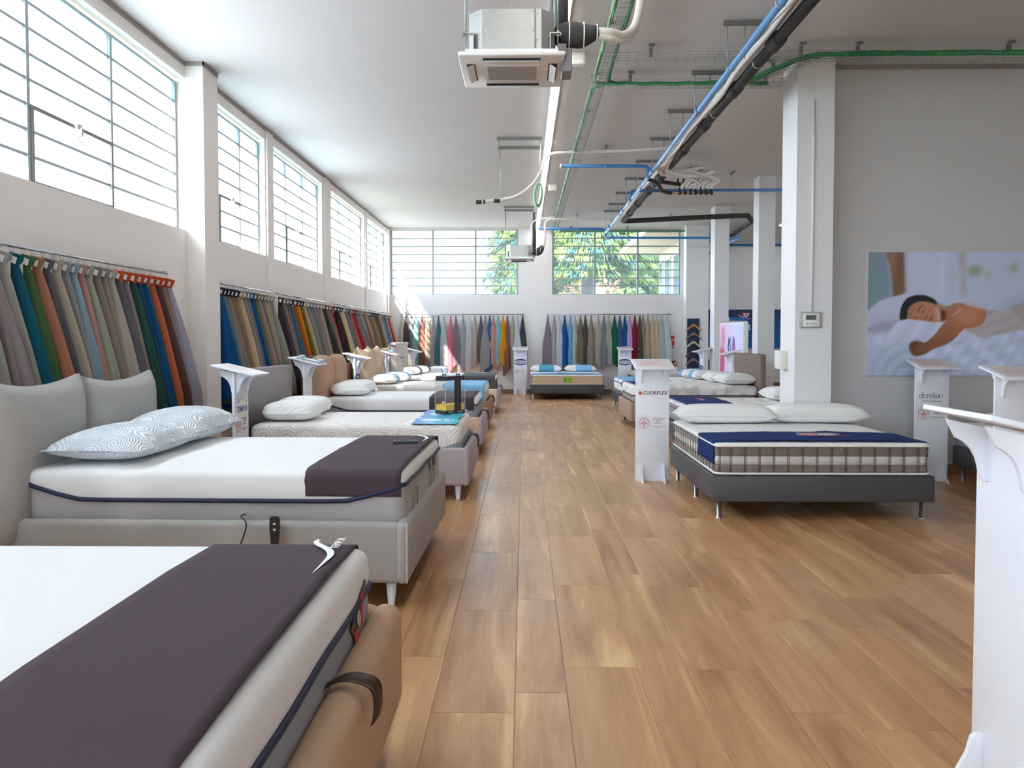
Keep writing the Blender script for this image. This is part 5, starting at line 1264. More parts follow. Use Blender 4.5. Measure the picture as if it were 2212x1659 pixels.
# manifold
mf = thing('valve_manifold', 'pair of valve manifolds fed by many white tubes', 'manifold', (0, 0, 0)); my = 13.5
zf = wz(417, my); zb_ = wz(398, my+.35)
for (xa, xb, yy, zz) in ((wx(1450, my), wx(1537, my), my, zf), (wx(1446, my+.35), wx(1535, my+.35), my+.35, zb_)):
    MB().tube([(xa, yy, zz), (xb, yy, zz)], .022, 12).build('brass_bar', mat('brass', (.42, .27, .16), .35, .8), mf)
    for k in range(7):
        x = xa+(xb-xa)*(.18+.78*k/6); q = MB().lathe([(.018, zz-.035), (.026, zz-.02), (.024, zz+.03), (.012, zz+.04), (.012, zz+.085)], (x, yy), 10); q.tube([(x, yy, zz), (x, yy-.06, zz-.01)], .020, 8); q.build('valve', M_black, mf)
cond('feed_hose', 'black curved hose from the blue pipe to the front manifold', 'hose', bez([(bX, 13.3, 4.03), tuple(W(1400, 387, Y=13.3)), tuple(W(1420, 396, Y=13.35)), tuple(W(1431, 412, Y=13.45)), tuple(W(1450, 417, Y=13.5))], 7), .030, M_rubber)
cond('feed_hose', 'short black hose from the black pipe to the rear manifold', 'hose', [(kX, 13.85, 4.08), tuple(W(1446, 395, Y=13.85)), tuple(W(1470, 399, Y=13.85))], .032, M_rubber)
st_ = W(1440, 368, Y=13.0)
for k in range(16):
    rnd = random.Random(k+90); row = k % 2; yy = my+.35*row; zz = (zf, zb_)[row]; xa, xb = (wx(1466, my), wx(1537, my)) if row == 0 else (wx(1482, my), wx(1535, my)); x = xa+(xb-xa)*((k//2)+.5)/8
    top_ = W(1420+rnd.uniform(0, 20), 366+rnd.uniform(-6, 8), Y=12.8); mid = W(1455+4*k/2+rnd.uniform(-5, 10), 366+row*-2+rnd.uniform(0, 18), Y=13.1); mid2 = (x+.10, yy-.05, zz+.20+rnd.uniform(-.05, .08))
    cond('insulated_tube', 'white insulated tube looping from the bundle to the manifold', 'tube', bez([(kX-.05, 12.2, kZ+.05), tuple(top_), tuple(mid), mid2, (x+.02, yy, zz+.12), (x, yy, zz+.06)], 6), .025, M_wtube, 8, 'white tubes fanning to the manifold')
# white hose to the unfinished hanger
h_ = [(1462, 316, 12.6), (1420, 321, 12.6), (1340, 326, 12.6), (1250, 328, 12.6), (1195, 332, 12.6), (1176, 345, 12.6), (1168, 370, 12.6), (1150, 398, 12.6), (1118, 422, 12.6), (1085, 431, 12.6), (1050, 434, 12.6)]
ho = thing('insulated_hose', 'long white hose drooping to black taped ends', 'hose', (0, 0, 0))
MB().tube(bez([tuple(W(a, b, Y=c)) for a, b, c in h_], 6), .024, 10).build('hose', M_wtube, ho)
for a, b in ((1028, 1040), (1044, 1048), (1067, 1080)):
    MB().tube([tuple(W(a, 437-(a-1028)*.07, Y=12.6)), tuple(W(b, 437-(b-1028)*.07, Y=12.6))], .032, 10).build('black_tape', M_rubber, ho)
MB().tube([tuple(W(1036, 436, Y=12.6)), tuple(W(1052, 434, Y=12.6))], .021, 10).build('hose_end', M_wtube, ho)
co = thing('cable_coil', 'green and grey cable coil hanging below the light bars', 'cable', (0, 0, 0)); cc = W(1163, 420, Y=12.7)
for k in range(5):
    MB().tube([(cc.x+(.045+.006*k)*math.cos(a)+.012*math.sin(a), cc.y+.02*k, cc.z+(.16+.008*k)*math.sin(a)) for a in [2*PI*i/24 for i in range(24)]], .007, 6, closed=True).build('loop', M_green2 if k < 3 else M_wplast, co)
MB().tube([(cc.x+.02, cc.y, cc.z+.16), (cc.x+.03, cc.y, ZC)], .006, 6).build('lead', M_wplast, co)
# hanger frames for cassettes
def frame_hanger(label, y0_, y1_, xa, xb, zl, loose=False):
    t = thing('unit_hanger', label, 'pipe hanger', (0, 0, 0))
    for yy in (y0_, y1_):
        MB().box(xa-.03, xb+.03, yy-.02, yy+.02, ZC-.04, ZC).build('channel', M_strut, t)
        for x in (xa, xb):
            dx = .05 if (loose and x == xa and yy == y0_) else 0
            MB().tube([(x, yy, ZC-.04), (x+dx, yy, zl)], .0045, 6).build('rod', M_rod, t)
            if loose: MB().lathe([(.004, zl-.01), (.016, zl), (.010, zl+.02)], (x+dx, yy), 6).build('nut', M_galv, t)
    return t
frame_hanger('two empty ceiling channels with rods awaiting a unit', 12.3, 12.9, wx(1078, 12.3), wx(1166, 12.3), 3.52, True)
def cassette(label, cx_, yn, zb_, near):
    t = thing('air_conditioner', label, 'air conditioner', (cx_, yn, zb_)); s = .70; e = .045
    MB().bbox(-s/2, s/2, 0, s, 0, .028, .008, 2).build('panel', M_wplast, t)
    MB().box(-s/2+.045, s/2-.045, .04, s-.04, .028, .055).build('panel_upper', M_wplast, t)
    q = MB().box(-.19, .19, .025, .03, -.003, .0).prism([(-.19, .025), (.19, .025), (.17, .20), (-.17, .20)], -.004, .001) if 0 else MB().box(-.185, .185, .19, .51, -.007, .001); q.build('grille_frame', M_wplast, t)
    q = MB()
    for k in range(16): q.box(-.165, .165, .21+k*.0175, .216+k*.0175, -.011, -.006)
    q.box(-.168, .168, .205, .495, -.0085, -.007); q.build('grille', mat('grille_grey', (.42, .40, .39), .6), t)
    dk = mat('slot_dark', (.06, .055, .06), .6)
    for (x0, x1, y0, y1) in ((-.19, .19, .055, .105), (-.19, .19, .595, .645), (-.305, -.245, .17, .53), (.245, .305, .17, .53)):
        MB().box(x0, x1, y0, y1, -.0015, .0005).build('air_slot', dk, t)
        if y1-y0 < .1: Mx = Matrix.Translation(((x0+x1)/2, (y0+y1)/2, -.010)) @ Matrix.Rotation(math.radians(25), 4, 'X'); MB().bbox((x0-x1)/2+.01, (x1-x0)/2-.01, -.022, .022, -.002, .002, .001, 1, M=Mx).build('louvre', M_wplast, t)
        else: Mx = Matrix.Translation(((x0+x1)/2, (y0+y1)/2, -.012)) @ Matrix.Rotation(math.radians(30 if x0 > 0 else -30), 4, 'Y'); MB().bbox(-.024, .024, (y0-y1)/2+.01, (y1-y0)/2-.01, -.002, .002, .001, 1, M=Mx).build('louvre', M_wplast, t)
    h0, h1 = .055, .32; a = .285; c = .09
    P = [(-a+c, .06), (a-c, .06), (a, .06+c), (a, .64-c), (a-c, .64), (-a+c, .64), (-a, .64-c), (-a, .06+c)]
    body = MB().prism(P, h0, h1).build('casing', M_galv, t)
    MB().box(a-c-.045, a-c-.035, .053, .06, h0+.01, h1).build('casing_seam', M_strut, body)
    q = MB()
    for (x, z) in ((-.17, .31), (.0, .325), (.14, .31), (.165, .29), (.165, .12), (-.17, .18), (.14, .18)): q.tube([(x, .052, z), (x, .061, z)], .006, 8)
    q.build('screws', M_chrome, body)
    for sx_ in (-1, 1):
        for yy in (.10, .60):
            q = MB().box(sx_*.25, sx_*.325, yy-.02, yy+.02, .17, .176).box(sx_*.25, sx_*.256, yy-.02, yy+.02, .06, .17).box(sx_*.32, sx_*.326, yy-.02, yy+.02, .155, .176); q.build('hanging_lug', M_galv, t)
            q = MB().tube([(sx_*.305, yy, .09), (sx_*.305, yy, ZC-zb_)], .0055, 6); q.lathe([(.012, .155), (.012, .166)], (sx_*.305, yy), 6, smooth=False); q.lathe([(.012, .180), (.012, .191)], (sx_*.305, yy), 6, smooth=False); q.build('rod', M_rod, t)
    for yy in (.10, .60): MB().box(-.34, .34, yy-.02, yy+.02, ZC-zb_-.04, ZC-zb_).build('ceiling_channel', M_strut, t)
    # black wrapped connection
    P = [(.29, .22, .17), (.33, .22, .19), (.40, .2, .20), (.46, .19, .19), (.54, .17, .20), (.585, .16, .205)]
    R = [.05, .085, .088, .082, .055, .036]
    if not near: P = [(.29, .22, .20), (.34, .22, .19), (.41, .2, .17), (.47, .19, .20), (.52, .17, .27), (.54, .16, .30)]
    dct = MB().tube(bez(P, 4), list(np.interp(np.linspace(0, 5, 21), range(6), R)), 14).build('insulated_joint', M_rubber, t)
    for u in (7, 13, 18):
        c_ = bez(P, 4)[u]; r_ = np.interp(u/4, range(6), R)+.003
        MB().tube([(c_.x, c_.y+r_*math.cos(a_), c_.z+r_*math.sin(a_)) for a_ in [2*PI*i/14 for i in range(14)]], .005, 5, closed=True).build('tie', M_wplast, dct)
    MB().tube([(.345, .35, .22), (.345, .36, .5), (.345, .36, ZC-zb_-.1)], .042, 12).build('riser', M_rubber, t)
    MB().box(.30, .36, .08, .20, .03, .10).build('wiring_box', mat('wire_box', (.16, .15, .16), .5), t)
    q = MB()
    for k in range(4): q.tube(bez([(.31, .10+.02*k, .09), (.34, .08+.01*k, .07), (.35, .10, .04+.01*k), (.33, .12, .05)], 4), .004, 5)
    q.build('wires', M_inkr, t)
    if near:
        MB().bbox(.33, .40, .12, .30, -.07, .09, .006, 1).build('drain_box', mat('graphite', (.18, .18, .19), .4), t)
        for k, (o_, r_) in enumerate(((0, .030), (.035, .022))):
            MB().tube(bez([(.57, .16, .205-o_*.6), (.66, .18, .205-o_), (.76, .30, .23-o_), (.86, .50, .36-o_), (.93, .7, .62-o_), (.95, .8, .95)], 6), r_, 10).build('white_hose', M_wtube, t)
        MB().tube([(.26, .2, .33), (.27, .22, ZC-zb_)], .016, 10).build('corrugated_conduit', mat('grey_conduit', (.42, .42, .43), .5), t)
    else:
        MB().tube(bez([(.54, .16, .31), (.58, .16, .38), (.585, .16, .70), (.62, .16, .86), (.76, .16, .90), (1.2, .16, .905), (2.2, .16, .905)], 6), .026, 10).build('white_hose', M_wtube, t)
        MB().tube(bez([(.29, .2, .3), (.27, .2, .7), (.30, .2, .82), (.42, .2, .90), (.8, .2, .96)], 5), .014, 8).build('grey_lead', M_wplast, t)
    return t
cassette('near ceiling air unit with metal casing and black wrapped joint', wx(1105, 5.45, 117), 5.45, wz(119, 5.45), True)
cassette('far ceiling air unit hanging before the end windows', wx(1121, 18.6, 560), 18.6, wz(559, 18.6), False)
# emergency lamps
for px, py, yy, lb in ((1250, 136, 8.7, 'small white emergency lamp box by the near air unit'), (1195, 411, 16.0, 'small white emergency lamp box farther down the ceiling')):
    p = W(px, py, Y=yy); t = thing('emergency_lamp', lb, 'lamp', (p.x, yy, ZC))
    MB().bbox(-.09, .07, -.05, .05, -.13, -.0, .012, 2).build('housing', M_wplast, t); MB().bbox(-.07, .05, -.055, -.045, -.11, -.03, .004, 1).build('lens', mat('lens_milky', (.9, .85, .75), .2), t)
    MB().tube(bez([(-.1, 0, -.06), (-.14, 0, -.02), (-.22, 0, -.012)], 4), .005, 5).build('cable', M_wplast, t)

# ------------------------------------------------------------------ pillar fittings
th_ = W(1750, 691, Y=8.85); t = thing('thermostat', 'grey framed thermostat panel with small display on the near pillar', 'thermostat', (th_.x, 8.85, th_.z))
MB().bbox(-.115, .115, -.03, 0, -.085, .085, .012, 2).build('frame', mat('grey_frame', (.42, .43, .44), .45), t)
MB().bbox(-.085, .085, -.038, -.028, -.068, .068, .005, 2).build('face', M_wplast, t)
MB().box(-.058, .052, -.0395, -.037, .0, .05).build('display', mat('lcd', (.10, .13, .12), .25), t)
q = MB(); [q.box(-.05+k*.03, -.035+k*.03, -.0393, -.037, -.045, -.035) for k in range(4)]; q.build('button', M_inkg, t)
q = MB(); q.tube([(th_.x+.01, 8.838, th_.z+.085), (th_.x+.01, 8.838, ZC-.45)], .011, 10)
tag(q.build('conduit', M_wplast), 'thin white conduit rising from the thermostat up the pillar', 'conduit')
s_ = W(1683, 777, Y=9.15); t = thing('switch_box', 'beige double switch box on the side of the near pillar', 'switch', (2.88, 9.15, s_.z))
MB().bbox(-.055, 0, -.06, .06, -.10, .10, .006, 2).build('back_box', mat('beige_plastic', (.72, .68, .60), .45), t)
MB().bbox(-.105, -.055, -.058, .058, -.10, .10, .006, 2).build('face', M_wplast, t)
for k in (-.05, .05): 
    for j in (-.018, .02): MB().bbox(-.113, -.104, -.03, .03, k+j-.013, k+j+.013, .003, 1).build('rocker', M_wplast, t)

# ------------------------------------------------------------------ poster
def inside(X, Y, P):
    r = np.zeros(X.shape, bool); n = len(P)
    for i in range(n):
        x0, y0 = P[i]; x1, y1 = P[(i+1) % n]
        c = ((y0 > Y) != (y1 > Y)); 
        with np.errstate(divide='ignore', invalid='ignore'): xi = (x1-x0)*(Y-y0)/(y1-y0+1e-9)+x0
        r ^= c & (X < xi)
    return r
def smooth(P, n=6): return [(p.x, p.y) for p in bez([(a, b, 0) for a, b in P]+[(P[0][0], P[0][1], 0)], n)][:-1]
def blur(A, k):
    for ax in (0, 1):
        for _ in range(2):
            pad = [(0, 0)]*A.ndim; pad[ax] = (k, k); B = np.pad(A, pad, 'edge'); cs_ = np.cumsum(B, ax)
            sl = lambda a, b: tuple([slice(None)]*ax+[slice(a, b)]); n = A.shape[ax]
            z = np.zeros_like(np.take(cs_, [0], ax)); cs_ = np.concatenate([z, cs_], ax)
            A = (cs_[sl(2*k+1, 2*k+1+n)]-cs_[sl(0, n)])/(2*k+1)
    return A
def L3(*c): return np.array(srgb(*c)[:3])
def poster(U, V):
    X = 155+U*1848; Y = 1440-V*1232; rng = np.random.RandomState(3)
    I = np.zeros(X.shape+(3,)); I[:] = L3(176, 190, 212)
    def put(P, c, sm=6, soft=0, sh=None):
        nonlocal I
        m_ = inside(X, Y, smooth(P, sm) if sm else P).astype(float)
        if soft: m_ = blur(m_[..., None], soft)[..., 0]
        col = np.array(c)[None, None] if sh is None else np.array(c)[None, None]*sh[..., None]
        I = I*(1-m_[..., None])+col*m_[..., None]
    k = np.clip((X-155)/350, 0, 1)[..., None]; I = L3(128, 148, 166)*(1-k)+L3(186, 198, 222)*k
    put([(155, 208), (330, 208), (372, 400), (402, 660), (155, 800)], L3(126, 148, 162), 0, 5)
    put([(322, 200), (505, 200), (520, 430), (535, 640), (402, 660), (388, 500), (365, 340)], L3(150, 116, 92), 0, 2, .85+.2*np.sin(X*.03+Y*.008))
    put([(430, 200), (505, 200), (530, 640), (470, 650)], L3(116, 88, 74), 0, 8)
    for xx, ww, c in ((560, 40, (196, 200, 222)), (700, 60, (190, 204, 228)), (860, 50, (200, 210, 232)), (960, 30, (178, 192, 216))): put([(xx, 200), (xx+ww, 200), (xx+ww+10, 660), (xx-10, 660)], L3(*c), 0, 7)
    put([(1050, 200), (1120, 200), (1110, 420), (1130, 640), (1090, 640), (1080, 420)], L3(168, 160, 150), 0, 6)
    put([(1140, 350), (1270, 350), (1260, 430), (1160, 445)], L3(142, 160, 132), 6, 6); put([(1310, 400), (1370, 410), (1360, 470), (1320, 465)], L3(172, 172, 150), 6, 7)
    put([(1530, 380), (1620, 300), (1640, 400), (1560, 400)], L3(160, 172, 158), 6, 7); put([(990, 400), (1040, 400), (1040, 470), (990, 470)], L3(176, 188, 186), 6, 6)
    put([(1500, 720), (1714, 660), (2100, 640), (2100, 800), (1500, 800)], L3(160, 176, 196), 6, 12)
    fold = 1+.07*np.sin(X*.021-Y*.028+1.5*np.sin(Y*.006))+.05*np.sin(X*.05+Y*.03)+.04*np.sin((X-300)*.012+(Y-1200)*.05)
    put([(100, 900), (480, 880), (900, 960), (1240, 1058), (1714, 985), (2100, 960), (2100, 1500), (100, 1500)], L3(192, 204, 230), 0, 2, fold)
    a = 1+.09*np.sin(np.hypot(X-620, Y-1500)*.055)*np.exp(-((X-450)/300)**2)
    put([(100, 1180), (500, 1140), (640, 1250), (600, 1500), (100, 1500)], L3(176, 190, 214), 6, 8, a)
    put([(155, 800), (280, 692), (450, 642), (585, 622), (600, 800), (480, 900), (330, 915), (190, 925), (158, 880)], L3(190, 196, 222), 5, 1, 1-.12*np.clip((Y-780)/160, 0, 1))
    put([(158, 940), (300, 905), (480, 900), (400, 980), (320, 1010), (160, 1020)], L3(158, 162, 184), 5, 5)
    sh = 1+.07*np.sin(X*.03+Y*.02)-.10*np.clip((Y-1020)/120, 0, 1)
    put([(300, 1132), (345, 1040), (430, 930), (500, 878), (640, 872), (840, 905), (1000, 940), (1190, 1000), (1255, 1075), (1100, 1090), (960, 1140), (800, 1110), (700, 1095), (590, 1100), (440, 1140)], L3(198, 204, 230), 5, 1, sh)
    put([(1290, 775), (1400, 785), (1500, 795), (1570, 770), (1700, 705), (1850, 690), (2100, 690), (2100, 975), (1900, 985), (1714, 985), (1500, 1020), (1300, 1060), (1180, 1010), (1125, 980), (1270, 940), (1320, 860)], L3(180, 172, 178), 5, 1, 1+.06*np.sin(X*.02+Y*.05))
    put([(1560, 780), (1650, 830), (1714, 900), (1850, 940), (2100, 940), (2100, 700), (1800, 690), (1690, 710)], L3(168, 158, 164), 5, 2)
    sk = L3(168, 112, 82)
    shade = 1.12-.55*np.clip((Y-(740+(X-700)*.0))/500, 0, 1)-.2*np.clip((900-X)/400, 0, 1)
    put([(850, 725), (960, 750), (1000, 722), (1080, 712), (1150, 740), (1240, 760), (1325, 775), (1332, 860), (1290, 930), (1190, 968), (1120, 975), (1020, 1080), (920, 1140), (810, 1180), (740, 1225), (650, 1248), (600, 1225), (572, 1150), (610, 1098), (690, 1098), (740, 1102), (830, 1025), (900, 930), (935, 893), (870, 890)], sk, 4, 1, shade)
    put([(1030, 800), (1100, 755), (1240, 780), (1310, 800), (1260, 900), (1120, 940), (1040, 900)], L3(196, 134, 100), 5, 12)
    put([(870, 760), (930, 800), (925, 880), (875, 885)], L3(92, 52, 38), 5, 3)
    put([(575, 1140), (610, 1100), (680, 1100), (640, 1150), (600, 1210)], L3(104, 62, 46), 5, 4)
    put([(552, 872), (556, 770), (615, 712), (720, 695), (830, 705), (862, 760), (880, 830), (872, 895), (835, 906), (700, 892), (600, 878)], L3(176, 122, 96), 5, 1, 1.08-.35*np.clip((650-X)/120, 0, 1)-.15*np.clip((Y-860)/60, 0, 1))
    put([(820, 745), (862, 780), (872, 880), (840, 895), (845, 820)], L3(216, 176, 158), 5, 4)
    put([(474, 888), (482, 770), (535, 675), (620, 636), (720, 634), (800, 665), (845, 705), (840, 735), (790, 712), (700, 700), (625, 716), (568, 760), (552, 820), (548, 874)], L3(34, 34, 40), 5, 1)
    put([(835, 690), (905, 738), (985, 742), (1040, 740), (960, 772), (900, 775), (860, 740)], L3(150, 138, 126), 5, 2)
    for P, c in (([(652, 800), (664, 765), (702, 733), (706, 740), (676, 770), (660, 806)], (66, 42, 36)), ([(694, 806), (712, 792), (728, 762), (733, 768), (716, 800), (698, 812)], (74, 44, 38)), ([(615, 868), (640, 850), (662, 856), (640, 862), (622, 874)], (86, 54, 46)),
        ([(722, 866), (738, 844), (756, 846), (750, 862), (735, 872)], (120, 74, 60)), ([(762, 886), (785, 858), (806, 828), (808, 836), (796, 868), (778, 896)], (150, 66, 62))): put(P, L3(*c), 3, 1)
    put([(1090, 770), (1060, 800), (1000, 850), (994, 846), (1050, 796), (1084, 764)], L3(190, 186, 190), 0, 1); put([(1160, 735), (1240, 765), (1330, 790), (1330, 782), (1250, 752), (1165, 728)], L3(184, 178, 184), 0, 1)
    I *= (1+.02*rng.randn(*X.shape))[..., None]
    return I*1.12
pz1 = W(1877, 545, Y=YP-.03).z; px0 = W(1874, 680, Y=YP-.03).x; pz0 = W(1871, 811, Y=YP-.03).z
pt = thing('wall_poster', 'large photo print of a sleeping woman on the partition wall', 'poster', (px0, YP-.03, pz0))
MB().box(0, (pz1-pz0)*1.5, .002, .028, 0, pz1-pz0).build('backing_board', M_white, pt)
print_grid('print', (pz1-pz0)*1.5, pz1-pz0, 420, 280, poster, pt, Matrix.Rotation(PI/2, 4, 'X'), .45)

# ------------------------------------------------------------------ things in the deeper part
def banner(U, V):
    I = np.zeros(U.shape+(3,)); a, b = L3(10, 44, 84), L3(0, 104, 178); I[:] = a*V[..., None]+b*(1-V[..., None])
    X = U*3.4; Y = V*1.2
    d = np.hypot(X-1.30, Y-.93); an = np.arctan2(Y-.93, X-1.30); rr = .10+.13*np.abs(np.cos(an*3.5+.4))**6+.05*np.abs(np.cos(an*7))**8
    k = np.clip((rr-d)/.06, 0, 1)[..., None]; I = I*(1-k)+L3(216, 120, 150)*k; k = np.clip((.07-d)/.05, 0, 1)[..., None]; I = I*(1-k)+L3(250, 240, 245)*k
    return I
bx0, bx1 = wx(1516, 25.95), 8.6; bz1, bz0 = wz(669, 25.95), wz(752, 25.95)
bt = thing('wall_banner', 'wide navy to blue banner with a red starburst, behind the pillars', 'banner', (bx0, 25.96, bz0))
MB().box(0, bx1-bx0, .0, .02, 0, bz1-bz0).build('board', M_ink, bt)
print_grid('print', bx1-bx0, bz1-bz0, 200, 80, lambda U, V: banner(U*(bx1-bx0)/3.4, V), bt, Matrix.Translation((0, -.004, 0)) @ Matrix.Rotation(PI/2, 4, 'X'), .5)
e_ = W(1612, 682, Y=25.95); ex, ez = e_.x-bx0, e_.z-bz0; q = MB(); Ms = Matrix.Translation((ex, -.010, ez)) @ Matrix.Rotation(PI/2, 4, 'X')
q.add([Ms @ Vector(p) for p in ((-.11, .08, 0), (.11, .08, 0), (.0, -.10, 0))], [(2, 1, 0)]); q.build('shield_logo', M_inkw, bt)
q = MB(); q.box(-.012, .012, -.05, .06, 0, .003, M=Ms).box(-.05, .05, .02, .04, 0, .003, M=Ms); q.tube([Ms @ Vector(p) for p in ((-.12, .09, .002), (.12, .09, .002), (0, -.115, .002), (-.12, .09, .002))], .008, 5); q.build('shield_cross', M_inkr, bt)
s1 = W(1617, 708, Y=25.95); q = MB(); add_text(q, 'S', .22, Matrix.Translation((s1.x-bx0+.02, -.010, s1.z-bz0)) @ Matrix.Rotation(PI/2, 4, 'X')); q.build('lettering', M_inkw, bt)
# frame sample board
f0 = W(1485, 688, Y=21.86); f1 = W(1511, 688, Y=21.86)
ft = thing('sample_board', 'tall navy board with five chevron frame corners', 'sample board', (f0.x, 21.86, .7)); wd = f1.x-f0.x
MB().box(0, wd, 0, .035, 0, f0.z-.7).build('board', mat('navy_board', (.008, .022, .07), .6), ft)
for py, c, nm in ((698, (.62, .30, .07), 'oak'), (716, (.20, .16, .15), 'walnut'), (735, (.60, .58, .50), 'ash'), (754, (.12, .05, .06), 'wine'), (772, (.24, .20, .18), 'fumed')):
    zt_ = W(1499, py, Y=21.8).z-.7; m_ = mat('frame_%s' % nm, c, .5); q = MB()
    for s in (-1, 1):
        Mx = Matrix.Translation((wd/2, -.03, zt_)) @ Matrix.Rotation(s*math.radians(42), 4, 'Y'); q.box(0 if s > 0 else -.29, .29 if s > 0 else 0, -.018, .03, -.035, 0, M=Mx)
    q.build('frame_corner', m_, ft); MB().prism([(wd/2-.055, zt_-.07), (wd/2, zt_-.02), (wd/2+.055, zt_-.07), (wd/2+.03, zt_-.10), (wd/2-.03, zt_-.10)], -.02, 0, 'y').build('corner_bracket', mat('frame_oak', (.62, .30, .07)), ft)
# light panel beside the taupe headboard
def lady(U, V):
    I = np.zeros(U.shape+(3,)); I[:] = L3(205, 210, 245); X = U*1.6; Y = V*1.8
    k = np.clip((.62-U)/.4, 0, 1)[..., None]; I = I*(1-k)+L3(226, 186, 220)*k
    m_ = inside(X, Y, smooth([(.04, 0), (.05, .9), (.06, 1.28), (.35, 1.26), (.36, .8), (.34, 0)], 4)); I[m_] = L3(176, 92, 110)
    m_ = inside(X, Y, smooth([(.10, 1.25), (.14, 1.7), (.32, 1.72), (.4, 1.5), (.30, 1.25)], 4)); I[m_] = L3(196, 150, 176)
    d = ((X-1.00)/.11)**2+((Y-1.25)/.28)**2; I[d < 1] = L3(148, 96, 160); d = ((X-1.03)/.09)**2+((Y-.98)/.16)**2; I[d < 1] = L3(214, 120, 150)
    m_ = inside(X, Y, smooth([(.5, 0), (.52, .35), (.66, .75), (.68, 0)], 3)); I[m_] = L3(64, 40, 78); return I
Ma = mat('lit_print', (1, 1, 1), .4); bsn = Ma.node_tree.nodes['Principled BSDF']; va = Ma.node_tree.nodes.new('ShaderNodeVertexColor'); va.layer_name = 'print'
Ma.node_tree.links.new(va.outputs[0], bsn.inputs['Base Color']); Ma.node_tree.links.new(va.outputs[0], bsn.inputs['Emission Color']); bsn.inputs['Emission Strength'].default_value = LED*.012
a_, b_ = Vector((4.24, 18.0)), Vector((4.33, 16.4)); dd = b_-a_
lp = thing('advertising_display', 'tall backlit advertising panel with a dark-haired figure', 'display panel', (a_.x, a_.y, 0), math.atan2(dd.y, dd.x))
MB().bbox(0, dd.length, 0, .10, 0, 1.815, .01, 2).build('cabinet', M_wplast, lp)
print_grid('print', dd.length-.05, 1.70, 110, 110, lady, lp, Matrix.Translation((.025, -.003, .09)) @ Matrix.Rotation(PI/2, 4, 'X'), .4, 'lit_print')
q = MB(); Ml = Matrix.Translation((.72, -.008, 1.30)) @ Matrix.Rotation(PI/2, 4, 'X')
for s in (1, -1): q.add([Ml @ Vector(p) for p in ((-.08, s*.24, 0), (.0, s*.15, 0), (.08, s*.24, 0), (.08, s*.12, 0), (-.08, s*.12, 0))], [(0, 1, 2, 3, 4) if s < 0 else (4, 3, 2, 1, 0)])
q.tube([Ml @ Vector((.07*math.cos(a), .115*math.sin(a), 0)) for a in [2*PI*k/16 for k in range(16)]], .012, 5, closed=True); q.build('logo', mat('logo_blue', (.0, .10, .35), .5), lp)
# far totem
tt = W(1573, 686, Y=22.6); te = W(1614, 686, Y=22.6)
t = thing('totem', 'upright totem with blue top band and oval logo, behind the lit panel', 'display panel', (tt.x, 22.6, 0))
MB().box(0, te.x-tt.x, 0, .14, 0, tt.z).build('body', M_wplast, t); MB().box(.03, te.x-tt.x, -.006, 0, tt.z-.09, tt.z).build('blue_band', mat('band_blue', (.01, .13, .42), .5), t)
q = MB(); q.tube([((te.x-tt.x)/2+.11*math.cos(a), -.006, tt.z-.19+.05*math.sin(a)) for a in [2*PI*k/18 for k in range(18)]], .010, 5, closed=True); q.build('oval_logo', M_ink, t)
MB().box(.28, te.x-tt.x, -.006, 0, .2, tt.z-.35).build('dark_print', mat('dark_violet', (.10, .05, .10), .6), t)
# fire point on the end wall
fp = W(1452, 736, Y=YB-.01); t = thing('fire_sign', 'small red wall sign with white script beside the off-white swatch', 'sign', (fp.x, YB-.004, fp.z))
MB().box(-.085, .06, -.006, 0, -.13, .13).build('plate', M_red, t)
q = MB(); add_text(q, 'ISFL', .10, Matrix.Translation((.0, -.008, .0)) @ Matrix.Rotation(-.5, 4, 'Y') @ Matrix.Rotation(PI/2, 4, 'X')); q.build('lettering', M_inkw, t)
MB().box(-.05, .05, -.004, 0, -.20, -.15).build('caption', M_inkg, t)
ep = W(1456, 800, Y=YB-.1); t = thing('fire_extinguisher', 'red fire extinguisher with white label below the red sign', 'fire extinguisher', (ep.x-.03, YB-.10, ep.z-.28))
MB().lathe([(.02, 0), (.075, .005), (.08, .03), (.08, .36), (.065, .42), (.03, .45), (.025, .47)], seg=18).build('cylinder', M_red, t)
MB().lathe([(.022, .47), (.022, .52), (.012, .53)], seg=12).box(-.01, .07, -.01, .01, .52, .535).build('valve', M_black, t)
MB().tube(bez([(.02, 0, .51), (.09, 0, .50), (.11, 0, .35), (.10, 0, .12)], 5), .008, 6).build('hose', M_black, t)
MB().box(.0, .13, -.088, -.083, .16, .38).build('label', M_wplast, t)
# dark shelf glimpsed between pillars
t = thing('dark_cabinet', 'dark low cabinet glimpsed beside the switch box', 'cabinet', (6.5, 20.4, 0)); MB().bbox(0, 1.1, 0, .5, 0, 1.32, .02, 2).build('body', mat('dark_cab', (.012, .012, .018), .5), t); MB().box(.53, .54, -.004, 0, .05, 1.28).build('door_gap', M_inkg, t)
for nm_, x1_, z0_, z1_, m_ in (('brown box in the middle of the stack behind the pillars', .7, .44, .85, F_velvet), ('white box at the bottom of the stack behind the pillars', .8, 0, .44, M_wplast), ('white box on top of the stack behind the pillars', .65, .85, 1.1, M_wplast)):
    t = thing('storage_box', nm_, 'box', (5.15, 24.9, z0_), 0, 'stacked storage boxes'); MB().bbox(0, x1_, 0, .5, 0, z1_-z0_-.03, .01, 1).build('body', m_, t); MB().bbox(-.01, x1_+.01, -.01, .51, z1_-z0_-.03, z1_-z0_, .006, 1).build('lid', m_, t)

